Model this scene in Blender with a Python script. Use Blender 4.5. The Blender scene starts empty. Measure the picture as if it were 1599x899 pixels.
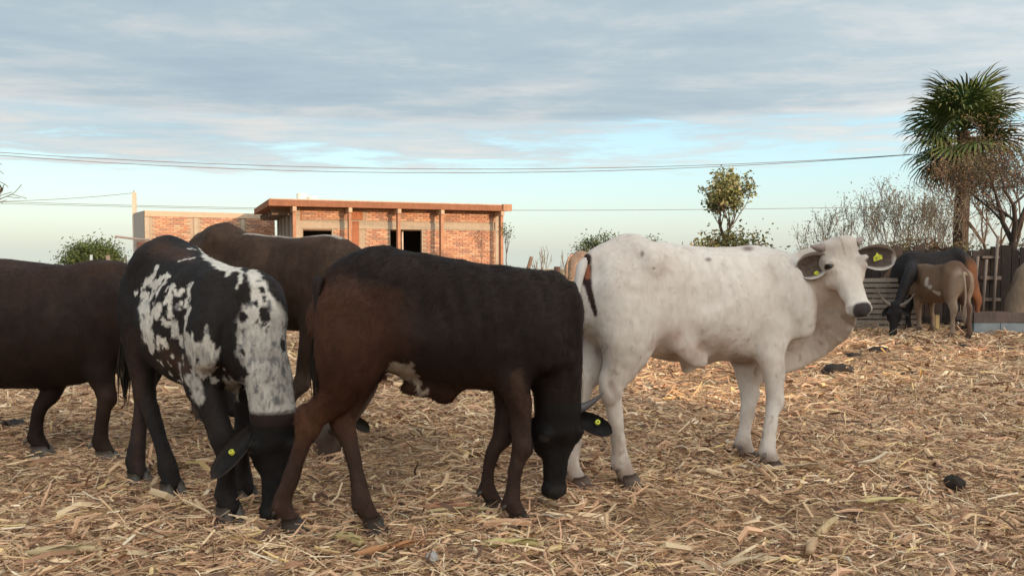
import bpy, math, random
import numpy as np
from mathutils import Vector, Matrix, Quaternion

random.seed(7)
RNG = np.random.default_rng(11)
S = bpy.context.scene
COL = S.collection
R = math.radians

# ------------------------------------------------------------------ camera
CAM_Z = 1.25
FPX = 1185.0
PITCH = math.atan(54.5 / FPX)
cam_d = bpy.data.cameras.new('camera')
cam_d.sensor_width = 36.0
cam_d.lens = FPX / 1599.0 * 36.0
cam_d.clip_start = 0.05
cam_d.clip_end = 3000
cam = bpy.data.objects.new('camera', cam_d)
COL.objects.link(cam)
cam.location = (0, 0, CAM_Z)
cam.rotation_euler = (math.pi / 2 - PITCH, 0, 0)
S.camera = cam

# ------------------------------------------------------------------ light
SUN_EL, SUN_AZ = 9.0, 140.0          # azimuth clockwise from +Y: behind the camera, to the right
sd = Vector((math.sin(R(SUN_AZ)) * math.cos(R(SUN_EL)), math.cos(R(SUN_AZ)) * math.cos(R(SUN_EL)), math.sin(R(SUN_EL))))
sun_d = bpy.data.lights.new('sun', 'SUN')
sun_d.energy = 2.2
sun_d.angle = R(0.8)
sun_d.color = (1.0, 0.66, 0.40)
sun = bpy.data.objects.new('sun', sun_d)
COL.objects.link(sun)
sun.rotation_euler = (-sd).to_track_quat('-Z', 'Y').to_euler()
S.view_settings.view_transform = 'Standard'
S.view_settings.look = 'None'
S.view_settings.exposure = 1.05
S.view_settings.gamma = 1.0
S.view_settings.use_curve_mapping = False


class NT:
    """small helper to write node trees"""
    def __init__(s, tree):
        s.t = tree
        tree.nodes.clear()

    def n(s, typ, ins=None, **kw):
        nd = s.t.nodes.new(typ)
        for k, v in kw.items():
            setattr(nd, k, v)
        for k, v in (ins or {}).items():
            sock = nd.inputs[k]
            if isinstance(v, bpy.types.NodeSocket):
                s.t.links.new(v, sock)
            else:
                sock.default_value = v
        return nd

    def math(s, op, a, b=0.0, clamp=False):
        nd = s.n('ShaderNodeMath', {0: a, 1: b}, operation=op)
        nd.use_clamp = clamp
        return nd.outputs[0]

    def mix(s, f, a, b, mode='MIX'):
        nd = s.n('ShaderNodeMix', data_type='RGBA', blend_type=mode)
        for i, v in ((0, f), (6, a), (7, b)):
            if isinstance(v, bpy.types.NodeSocket):
                s.t.links.new(v, nd.inputs[i])
            else:
                nd.inputs[i].default_value = v if i == 0 else (tuple(v) + (1,))[:4]
        return nd.outputs[2]

    def ramp(s, f, stops, interp='LINEAR'):
        nd = s.n('ShaderNodeValToRGB', {0: f})
        cr = nd.color_ramp
        cr.interpolation = interp
        while len(cr.elements) < len(stops):
            cr.elements.new(0.5)
        for e, (p, c) in zip(cr.elements, stops):
            e.position = p
            e.color = (tuple(c) + (1,))[:4] if hasattr(c, '__len__') else (c, c, c, 1)
        return nd.outputs[0]


# ------------------------------------------------------------------ world: clear evening sky under a high cloud deck
world = bpy.data.worlds.new('World')
S.world = world
world.use_nodes = True
w = NT(world.node_tree)
sky = w.n('ShaderNodeTexSky', sky_type='NISHITA')
sky.sun_disc = False
sky.sun_elevation = R(SUN_EL)
sky.sun_rotation = R(SUN_AZ)
sky.air_density = 1.0
sky.dust_density = 1.4
sky.ozone_density = 1.2
gen = w.n('ShaderNodeTexCoord').outputs['Generated']
sep = w.n('ShaderNodeSeparateXYZ', {0: gen})
zc = w.math('MAXIMUM', sep.outputs[2], 0.012)
# clear sky: pale warm horizon rising to cyan, over the physical sky
clear = w.ramp(zc, [(0.0, (0.80, 0.82, 0.72)), (0.045, (0.76, 0.885, 0.84)), (0.11, (0.66, 0.92, 0.97)), (0.2, (0.50, 0.80, 0.95)), (0.6, (0.2, 0.42, 0.80)), (1.0, (0.14, 0.3, 0.65))])
clear = w.mix(1.0, clear, (4.4, 4.55, 4.75), 'MULTIPLY')
clear = w.mix(0.5, clear, sky.outputs[0], 'ADD')
# how close a direction is to the sun: cloud glow there is added to lift the shaded yard
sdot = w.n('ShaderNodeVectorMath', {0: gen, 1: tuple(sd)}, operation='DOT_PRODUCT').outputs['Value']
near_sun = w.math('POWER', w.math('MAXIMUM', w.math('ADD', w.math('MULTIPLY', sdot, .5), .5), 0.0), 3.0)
# cloud deck seen in perspective
px_ = w.math('DIVIDE', sep.outputs[0], zc)
py_ = w.math('DIVIDE', sep.outputs[1], zc)
cp = w.n('ShaderNodeCombineXYZ', {0: px_, 1: py_, 2: 0.0}).outputs[0]


def wnoise(scale, detail, rough, loc=(0, 0, 0), sc=(1, 1, 1), dist=0.0):
    m = w.n('ShaderNodeMapping', {'Vector': cp, 'Location': loc, 'Scale': sc})
    return w.n('ShaderNodeTexNoise', {'Vector': m.outputs[0], 'Scale': scale, 'Detail': detail, 'Roughness': rough, 'Distortion': dist}).outputs[0]


big = wnoise(0.16, 3, 0.5, (4.2, 2.3, 0))
mid = wnoise(0.85, 8, 0.66, (1, 2, 0), (0.8, 1.0, 1), 0.3)
fine = wnoise(2.6, 5, 0.55, (7, 3, 0), (0.5, 1.0, 1), 0.2)
dist_ = w.math('DIVIDE', 1.0, zc)
# cover thins out with distance (lower elevation): dense above ~9.5 deg, broken to 6 deg, gone below
cover = w.ramp(w.math('DIVIDE', dist_, 14.0), [(0.0, 1.0), (0.385, 1.0), (0.43, 0.56), (0.68, 0.48), (0.82, 0.22), (0.98, 0.03)])
d0 = w.math('ADD', w.math('MULTIPLY', w.math('SUBTRACT', big, 0.5), 1.5), w.math('MULTIPLY', w.math('SUBTRACT', mid, 0.5), 1.7))
dens = w.math('ADD', w.math('ADD', d0, w.math('MULTIPLY', w.math('SUBTRACT', fine, 0.5), 0.35)), w.math('MULTIPLY', w.math('SUBTRACT', cover, 0.5), 2.6))
alpha = w.ramp(w.math('ADD', w.math('MULTIPLY', dens, 1.0), 0.5), [(0.22, 0.0), (0.62, 0.80), (1.0, 0.96)], 'EASE')
shade = w.math('ADD', w.math('MULTIPLY', w.math('SUBTRACT', mid, 0.5), 1.5), w.math('MULTIPLY', w.math('SUBTRACT', fine, 0.5), 0.7))
thick = w.math('ADD', w.math('ADD', w.math('MULTIPLY', shade, -1.0), w.math('MULTIPLY', w.math('SUBTRACT', cover, 0.5), 0.5)), 0.36, True)
ccol = w.ramp(thick, [(0.0, (0.75, 0.715, 0.68)), (0.35, (0.56, 0.60, 0.62)), (0.62, (0.42, 0.51, 0.57)), (1.0, (0.35, 0.44, 0.52))])
ccol = w.mix(1.0, ccol, (6.7, 6.65, 6.6), 'MULTIPLY')
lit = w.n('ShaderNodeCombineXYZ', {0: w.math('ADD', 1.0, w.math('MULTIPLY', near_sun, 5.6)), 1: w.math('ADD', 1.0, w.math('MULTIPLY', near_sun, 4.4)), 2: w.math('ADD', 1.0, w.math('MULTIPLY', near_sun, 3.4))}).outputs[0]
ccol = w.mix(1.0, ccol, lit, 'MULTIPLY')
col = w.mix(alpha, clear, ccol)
# below the horizon: dull earth
under = w.math('GREATER_THAN', sep.outputs[2], -0.035)
col = w.mix(under, (1.6, 1.4, 1.1), col)
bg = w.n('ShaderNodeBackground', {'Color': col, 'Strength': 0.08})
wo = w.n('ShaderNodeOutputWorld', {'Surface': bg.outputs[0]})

# ------------------------------------------------------------------ helpers
_ca, _sa = math.cos(PITCH), math.sin(PITCH)


def ray(px, py):
    x = (px - 799.5) / FPX
    y = (449.5 - py) / FPX
    return Vector((x, _ca + y * _sa, -_sa + y * _ca))


def at(px, py, Y):
    """point of the place at distance Y ahead that the photograph shows at px, py"""
    r = ray(px, py)
    return Vector((0, 0, CAM_Z)) + r * (Y / r.y)


def G(px, py):
    r = ray(px, py)
    return Vector((0, 0, CAM_Z)) + r * (-CAM_Z / r.z)


def to_px(P):
    P = np.asarray(P, float)
    x, y, z = P[:, 0], P[:, 1], P[:, 2] - CAM_Z
    f = y * _ca - z * _sa
    u = y * _sa + z * _ca
    return 799.5 + FPX * x / f, 449.5 - FPX * u / f


def _hash(ix, iy, iz, seed):
    h = (ix * 374761393 + iy * 668265263 + iz * 2147483647 + seed * 974634777) & 0xffffffff
    h = ((h ^ (h >> 13)) * 1274126177) & 0xffffffff
    h = h ^ (h >> 16)
    return (h & 0xffff) / 65535.0


def vnoise(P, scale, seed=0, octs=3, gain=0.5):
    """value noise 0..1 on Nx3 points"""
    P = np.asarray(P, float) * scale
    out = np.zeros(len(P)); amp = 1.0; tot = 0.0
    for o in range(octs):
        q = np.floor(P).astype(np.int64); f = P - q; f = f * f * (3 - 2 * f)
        v = 0
        for dx in (0, 1):
            for dy in (0, 1):
                for dz in (0, 1):
                    ww = (f[:, 0] if dx else 1 - f[:, 0]) * (f[:, 1] if dy else 1 - f[:, 1]) * (f[:, 2] if dz else 1 - f[:, 2])
                    v = v + ww * _hash(q[:, 0] + dx, q[:, 1] + dy, q[:, 2] + dz, seed + o * 17)
        out += v * amp; tot += amp; amp *= gain; P = P * 2.03 + 5.1
    return out / tot


def mesh_np(name, verts, faces=None, quads=None, tris=None, colors=None, smooth=False):
    me = bpy.data.meshes.new(name)
    verts = np.asarray(verts, dtype=np.float32).reshape(-1, 3)
    if faces is not None:
        me.from_pydata(verts.tolist(), [], faces)
    else:
        qs = np.asarray(quads if quads is not None else np.zeros((0, 4)), dtype=np.int32).reshape(-1, 4)
        ts = np.asarray(tris if tris is not None else np.zeros((0, 3)), dtype=np.int32).reshape(-1, 3)
        me.vertices.add(len(verts)); me.vertices.foreach_set('co', verts.ravel())
        me.loops.add(qs.size + ts.size)
        me.loops.foreach_set('vertex_index', np.concatenate([qs.ravel(), ts.ravel()]))
        nq, nt = len(qs), len(ts)
        me.polygons.add(nq + nt)
        st = np.concatenate([np.arange(nq) * 4, nq * 4 + np.arange(nt) * 3]).astype(np.int32)
        me.polygons.foreach_set('loop_start', st)
        me.update(calc_edges=True)
    if colors is not None:
        a = me.color_attributes.new('Col', 'FLOAT_COLOR', 'POINT')
        c = np.ones((len(verts), 4), dtype=np.float32); c[:, :3] = np.asarray(colors, dtype=np.float32)
        a.data.foreach_set('color', c.ravel())
    me.polygons.foreach_set('use_smooth', np.full(len(me.polygons), smooth, dtype=bool))
    me.update()
    return me


def link(name, me, mat=None, parent=None):
    o = bpy.data.objects.new(name, me)
    COL.objects.link(o)
    if mat is not None and me is not None and len(me.materials) == 0:
        me.materials.append(mat)
    if parent is not None:
        o.parent = parent
    return o


def tag(o, label, cat, group=None):
    o['label'] = label; o['category'] = cat
    if group: o['group'] = group
    return o


def empty(name, loc=(0, 0, 0), rz=0.0):
    o = bpy.data.objects.new(name, None)
    o.empty_display_size = 0.2
    COL.objects.link(o)
    o.location = loc; o.rotation_euler = (0, 0, rz)
    return o


class MB:
    """collects simple shapes into one mesh, with a colour per vertex"""
    def __init__(s):
        s.v = []; s.f = []; s.c = []; s.n = 0

    def add(s, vs, fs, c=(1, 1, 1)):
        s.v += [tuple(v) for v in vs]
        s.f += [tuple(i + s.n for i in f) for f in fs]
        s.c += [tuple(c)] * len(vs) if not isinstance(c, list) else c
        s.n += len(vs)
        return s

    def box(s, c, sx, sy, sz, M=None, col=(1, 1, 1), jit=0.0):
        vs = []
        for i in (-.5, .5):
            for j in (-.5, .5):
                for k in (-.5, .5):
                    v = Vector((i * sx, j * sy, k * sz))
                    if jit: v += Vector((random.uniform(-jit, jit), random.uniform(-jit, jit), random.uniform(-jit, jit)))
                    if M is not None: v = M @ v
                    vs.append(v + Vector(c))
        return s.add(vs, [(0, 1, 3, 2), (4, 6, 7, 5), (0, 4, 5, 1), (2, 3, 7, 6), (0, 2, 6, 4), (1, 5, 7, 3)], col)

    def tube(s, pts, rad, n=6, col=(1, 1, 1), caps=True, rough=0.0):
        pts = [Vector(p) for p in pts]
        if not hasattr(rad, '__len__'): rad = [rad] * len(pts)
        vs = []; fs = []
        up = None
        for i, p in enumerate(pts):
            t = (pts[min(i + 1, len(pts) - 1)] - pts[max(i - 1, 0)]).normalized()
            if up is None:
                up = t.orthogonal().normalized()
            else:
                up = (up - t * up.dot(t))
                up = up.normalized() if up.length > 1e-6 else t.orthogonal().normalized()
            b = t.cross(up)
            for k in range(n):
                a = 2 * math.pi * k / n
                r = rad[i] * (1 + random.uniform(-rough, rough))
                vs.append(p + (up * math.cos(a) + b * math.sin(a)) * r)
        for i in range(len(pts) - 1):
            for k in range(n):
                k2 = (k + 1) % n
                fs.append((i * n + k, i * n + k2, (i + 1) * n + k2, (i + 1) * n + k))
        if caps:
            fs.append(tuple(range(n))[::-1]); fs.append(tuple((len(pts) - 1) * n + k for k in range(n)))
        return s.add(vs, fs, col)

    def mesh(s, name, smooth=False):
        me = bpy.data.meshes.new(name)
        me.from_pydata(s.v, [], s.f)
        a = me.color_attributes.new('Col', 'FLOAT_COLOR', 'POINT')
        a.data.foreach_set('color', np.hstack([np.array(s.c, dtype=np.float32), np.ones((len(s.c), 1), dtype=np.float32)]).ravel())
        me.polygons.foreach_set('use_smooth', np.full(len(me.polygons), smooth, dtype=bool))
        me.update()
        return me

    def build(s, name, mat, parent=None, smooth=False):
        return link(name, s.mesh(name, smooth), mat, parent)


# ------------------------------------------------------------------ materials
def coat_mat(name, rough=0.75, bump=0.25, nscale=60, stretch=(1, 1, 0.35), sheen=0.15, vary=0.25, spec=0.25, bdist=0.01):
    """vertex colour times grain, with fine relief in object space"""
    m = bpy.data.materials.new(name); m.use_nodes = True
    t = NT(m.node_tree)
    vc = t.n('ShaderNodeVertexColor', layer_name='Col').outputs[0]
    tc = t.n('ShaderNodeTexCoord').outputs['Object']
    mp = t.n('ShaderNodeMapping', {'Vector': tc, 'Scale': stretch}).outputs[0]
    n1 = t.n('ShaderNodeTexNoise', {'Vector': mp, 'Scale': nscale, 'Detail': 5, 'Roughness': 0.65}).outputs[0]
    n2 = t.n('ShaderNodeTexNoise', {'Vector': tc, 'Scale': 5.0, 'Detail': 4, 'Roughness': 0.6}).outputs[0]
    f = t.math('ADD', t.math('MULTIPLY', t.math('SUBTRACT', n1, 0.5), vary * 2), t.math('MULTIPLY', t.math('SUBTRACT', n2, 0.5), vary * 1.6))
    g = t.math('ADD', f, 1.0)
    cc = t.n('ShaderNodeCombineXYZ', {0: g, 1: g, 2: g}).outputs[0]
    c = t.mix(1.0, vc, cc, 'MULTIPLY')
    bp = t.n('ShaderNodeBump', {'Height': n1, 'Strength': bump, 'Distance': bdist})
    b = t.n('ShaderNodeBsdfPrincipled', {'Base Color': c, 'Roughness': rough, 'Normal': bp.outputs[0], 'Specular IOR Level': spec, 'Sheen Weight': sheen, 'Sheen Roughness': 0.4})
    t.n('ShaderNodeOutputMaterial', {0: b.outputs[0]})
    return m


M_HIDE = coat_mat('hide', 0.70, 0.45, 70, (1, 1, 0.3), 0.0, 0.28, 0.18)
M_WHIDE = coat_mat('pale_hide', 0.85, 0.3, 60, (1, 1, 0.3), 0.0, 0.07, 0.12)
M_WOOD = coat_mat('weathered_wood', 0.9, 0.5, 25, (1, 1, 0.15), 0, 0.4, 0.1)
M_BARK = coat_mat('bark', 0.95, 0.6, 18, (1, 1, 0.3), 0, 0.4, 0.1, 0.02)
M_LEAF = coat_mat('leaf', 0.6, 0.1, 20, (1, 1, 1), 0, 0.35, 0.3)
M_STRAW = coat_mat('straw', 0.7, 0.15, 150, (1, 1, 1), 0, 0.18, 0.25, 0.002)
M_BRICK = coat_mat('brick', 0.92, 0.6, 22, (1, 1, 1), 0, 0.22, 0.1, 0.01)
M_CONC = coat_mat('concrete', 0.9, 0.4, 14, (1, 1, 1), 0, 0.2, 0.15)
M_HORN = coat_mat('horn', 0.45, 0.3, 60, (1, 1, 1), 0, 0.2, 0.4)
M_METAL = coat_mat('painted_metal', 0.5, 0.2, 20, (1, 1, 1), 0, 0.25, 0.4)
M_DUNG = coat_mat('dung', 0.8, 0.8, 40, (1, 1, 1), 0, 0.4, 0.3)
M_TAG = coat_mat('tag_plastic', 0.45, 0.05, 30, (1, 1, 1), 0, 0.05, 0.4)
M_EYE = coat_mat('eye', 0.08, 0.0, 30, (1, 1, 1), 0, 0.02, 0.7)

# ------------------------------------------------------------------ implicit surfaces for the animals
class Vol:
    def __init__(s, lo, hi, res):
        s.lo = np.array(lo, float); s.res = res
        s.n = np.ceil((np.array(hi) - s.lo) / res).astype(int) + 1
        s.f = np.full(tuple(s.n), 0.5, dtype=np.float32)
        s.ax = [s.lo[i] + np.arange(s.n[i]) * res for i in range(3)]

    def sub(s, lo, hi):
        a = np.clip(np.floor((np.array(lo) - s.lo) / s.res).astype(int), 0, s.n)
        b = np.clip(np.ceil((np.array(hi) - s.lo) / s.res).astype(int) + 1, 0, s.n)
        return a, b

    def grid(s, a, b):
        return (s.ax[0][a[0]:b[0]][:, None, None], s.ax[1][a[1]:b[1]][None, :, None], s.ax[2][a[2]:b[2]][None, None, :])

    def blend(s, a, b, d, k, sub=False):
        v = s.f[a[0]:b[0], a[1]:b[1], a[2]:b[2]]
        if v.size == 0: return
        d = d.astype(np.float32)
        if sub:
            d = -d
            h = np.maximum(k - np.abs(v - d), 0) / k
            v[...] = np.maximum(v, d) + h * h * k * 0.25
        else:
            h = np.maximum(k - np.abs(v - d), 0) / k
            v[...] = np.minimum(v, d) - h * h * k * 0.25

    def ell(s, c, r, axes=None, k=0.04, sub=False):
        c = np.array(c, float); r = np.array(r, float)
        m = r.max() + 2 * k
        a, b = s.sub(c - m, c + m)
        if (b <= a).any(): return
        x, y, z = s.grid(a, b)
        x = x - c[0]; y = y - c[1]; z = z - c[2]
        A = np.eye(3) if axes is None else np.array(axes, float)
        q = [A[i][0] * x + A[i][1] * y + A[i][2] * z for i in range(3)]
        k0 = np.sqrt(sum((q[i] / r[i]) ** 2 for i in range(3))) + 1e-9
        k1 = np.sqrt(sum((q[i] / r[i] ** 2) ** 2 for i in range(3))) + 1e-9
        s.blend(a, b, k0 * (k0 - 1) / k1, k, sub)

    def sweep(s, pts, ra, rt, rb=None, side=(0, 1, 0), k=0.04, step=0.035, cap=1.0, sub=False):
        """elliptical tube along a smooth path. ra sideways radius, rt radius towards T x side, rb the opposite way"""
        rb = rt if rb is None else rb
        P = np.array(pts, float); n = len(P)
        Q = np.column_stack([P, np.array(ra, float), np.array(rt, float), np.array(rb, float)])
        if np.ndim(side[0]) > 0: Q = np.column_stack([Q, np.array(side, float)])
        else: Q = np.column_stack([Q, np.tile(np.array(side, float), (n, 1))])
        out = []
        for i in range(n - 1):
            p0 = Q[max(i - 1, 0)]; p1 = Q[i]; p2 = Q[i + 1]; p3 = Q[min(i + 2, n - 1)]
            L = np.linalg.norm(p2[:3] - p1[:3]); m = max(1, int(math.ceil(L / step)))
            for j in range(m):
                t = j / m
                out.append(0.5 * ((2 * p1) + (-p0 + p2) * t + (2 * p0 - 5 * p1 + 4 * p2 - p3) * t * t + (-p0 + 3 * p1 - 3 * p2 + p3) * t ** 3))
        out.append(Q[-1]); C = np.array(out)
        C[:, 3:6] = np.maximum(C[:, 3:6], 0.008)
        mr = C[:, 3:6].max() + 2 * k
        a, b = s.sub(C[:, :3].min(0) - mr, C[:, :3].max(0) + mr)
        if (b <= a).any(): return
        d = np.full(tuple(b - a), 9.0, dtype=np.float32)
        for i in range(len(C) - 1):
            p, q = C[i], C[i + 1]
            m = max(p[3:6].max(), q[3:6].max()) + 2 * k + 0.01
            lo = np.minimum(p[:3], q[:3]) - m; hi = np.maximum(p[:3], q[:3]) + m
            a2, b2 = s.sub(lo, hi)
            a2 = np.maximum(a2, a); b2 = np.minimum(b2, b)
            if (b2 <= a2).any(): continue
            x, y, z = s.grid(a2, b2)
            T = q[:3] - p[:3]; L2 = float(T @ T) + 1e-12; T_ = T / math.sqrt(L2)
            Sv = (p[6:9] + q[6:9]) / 2; Sv = Sv - T_ * (Sv @ T_); Sv /= (np.linalg.norm(Sv) + 1e-9)
            U = np.cross(T_, Sv)
            x = x - p[0]; y = y - p[1]; z = z - p[2]
            tt = (x * T[0] + y * T[1] + z * T[2]) / L2
            t = np.clip(tt, 0, 1)
            ex = x - t * T[0]; ey = y - t * T[1]; ez = z - t * T[2]
            A = ex * Sv[0] + ey * Sv[1] + ez * Sv[2]
            B = ex * U[0] + ey * U[1] + ez * U[2]
            Cc = (tt - t) * math.sqrt(L2)
            r1 = p[3] + (q[3] - p[3]) * t
            r2 = np.where(B > 0, p[4] + (q[4] - p[4]) * t, p[5] + (q[5] - p[5]) * t)
            r3 = np.minimum(r1, r2) * cap
            k0 = np.sqrt((A / r1) ** 2 + (B / r2) ** 2 + (Cc / r3) ** 2) + 1e-9
            k1 = np.sqrt((A / r1 ** 2) ** 2 + (B / r2 ** 2) ** 2 + (Cc / r3 ** 2) ** 2) + 1e-9
            dd = k0 * (k0 - 1) / k1
            sl = tuple(slice(a2[i_] - a[i_], b2[i_] - a[i_]) for i_ in range(3))
            d[sl] = np.minimum(d[sl], dd)
        s.blend(a, b, d, k, sub)

    def surface(s, smooth=3):
        f = s.f; n = f.shape
        ins = f < 0
        cs = np.zeros((n[0] - 1, n[1] - 1, n[2] - 1), dtype=np.int8)
        for dx in (0, 1):
            for dy in (0, 1):
                for dz in (0, 1):
                    cs += ins[dx:n[0] - 1 + dx, dy:n[1] - 1 + dy, dz:n[2] - 1 + dz]
        act = (cs > 0) & (cs < 8)
        idx = np.full(act.shape, -1, dtype=np.int64)
        ci = np.argwhere(act); idx[act] = np.arange(len(ci))
        acc = np.zeros((len(ci), 3)); cnt = np.zeros(len(ci))
        corners = [(i, j, k) for i in (0, 1) for j in (0, 1) for k in (0, 1)]
        for c0 in corners:
            for axx in range(3):
                if c0[axx] == 1: continue
                c1 = list(c0); c1[axx] = 1
                v0 = f[ci[:, 0] + c0[0], ci[:, 1] + c0[1], ci[:, 2] + c0[2]]
                v1 = f[ci[:, 0] + c1[0], ci[:, 1] + c1[1], ci[:, 2] + c1[2]]
                m = (v0 < 0) != (v1 < 0)
                t = np.where(m, v0 / np.where(m, v0 - v1, 1), 0)
                P = np.tile(np.array(c0, float), (len(ci), 1)); P[:, axx] += t
                acc += P * m[:, None]; cnt += m
        V = (ci + acc / cnt[:, None]) * s.res + s.lo
        quads = []
        for axx in range(3):
            o1, o2 = [(1, 2), (2, 0), (0, 1)][axx]
            sh = list(n); sl0 = [slice(None)] * 3; sl1 = [slice(None)] * 3
            sl0[axx] = slice(0, n[axx] - 1); sl1[axx] = slice(1, n[axx])
            for o in (o1, o2):
                sl0[o] = slice(1, n[o] - 1); sl1[o] = slice(1, n[o] - 1)
            A = ins[tuple(sl0)]; B = ins[tuple(sl1)]
            for flip, mm in ((0, A & ~B), (1, ~A & B)):
                e = np.argwhere(mm)
                if len(e) == 0: continue
                for o in (o1, o2): e[:, o] += 1
                d1 = np.zeros(3, int); d1[o1] = 1; d2 = np.zeros(3, int); d2[o2] = 1
                g = lambda q: idx[q[:, 0], q[:, 1], q[:, 2]]
                q4 = np.stack([g(e - d1 - d2), g(e - d2), g(e), g(e - d1)], 1)
                if flip: q4 = q4[:, ::-1]
                quads.append(q4)
        Q = np.concatenate(quads); Q = Q[(Q >= 0).all(1)]
        E = np.concatenate([Q[:, [0, 1]], Q[:, [1, 2]], Q[:, [2, 3]], Q[:, [3, 0]]])
        for it in range(smooth):
            A = np.zeros_like(V); c = np.zeros(len(V))
            for j in range(3):
                A[:, j] = np.bincount(E[:, 0], V[E[:, 1], j], len(V)) + np.bincount(E[:, 1], V[E[:, 0], j], len(V))
            c = np.bincount(E[:, 0], minlength=len(V)) + np.bincount(E[:, 1], minlength=len(V))
            V = V * 0.4 + 0.6 * A / np.maximum(c, 1)[:, None]
        return V, Q


def nrm(v):
    v = np.array(v, float); return v / (np.linalg.norm(v) + 1e-12)


def lerp(a, b, t): return np.asarray(a) * (1 - t) + np.asarray(b) * t


#              x      top   bottom halfwidth   (for a hip height of 1.27)
TRUNK = [(-0.60, 1.10, 0.90, 0.085), (-0.54, 1.20, 0.76, 0.15), (-0.42, 1.265, 0.66, 0.20), (-0.25, 1.25, 0.62, 0.215),
         (-0.05, 1.225, 0.575, 0.25), (0.15, 1.215, 0.555, 0.245), (0.33, 1.235, 0.56, 0.20), (0.47, 1.19, 0.60, 0.16), (0.57, 1.08, 0.70, 0.11)]


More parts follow.
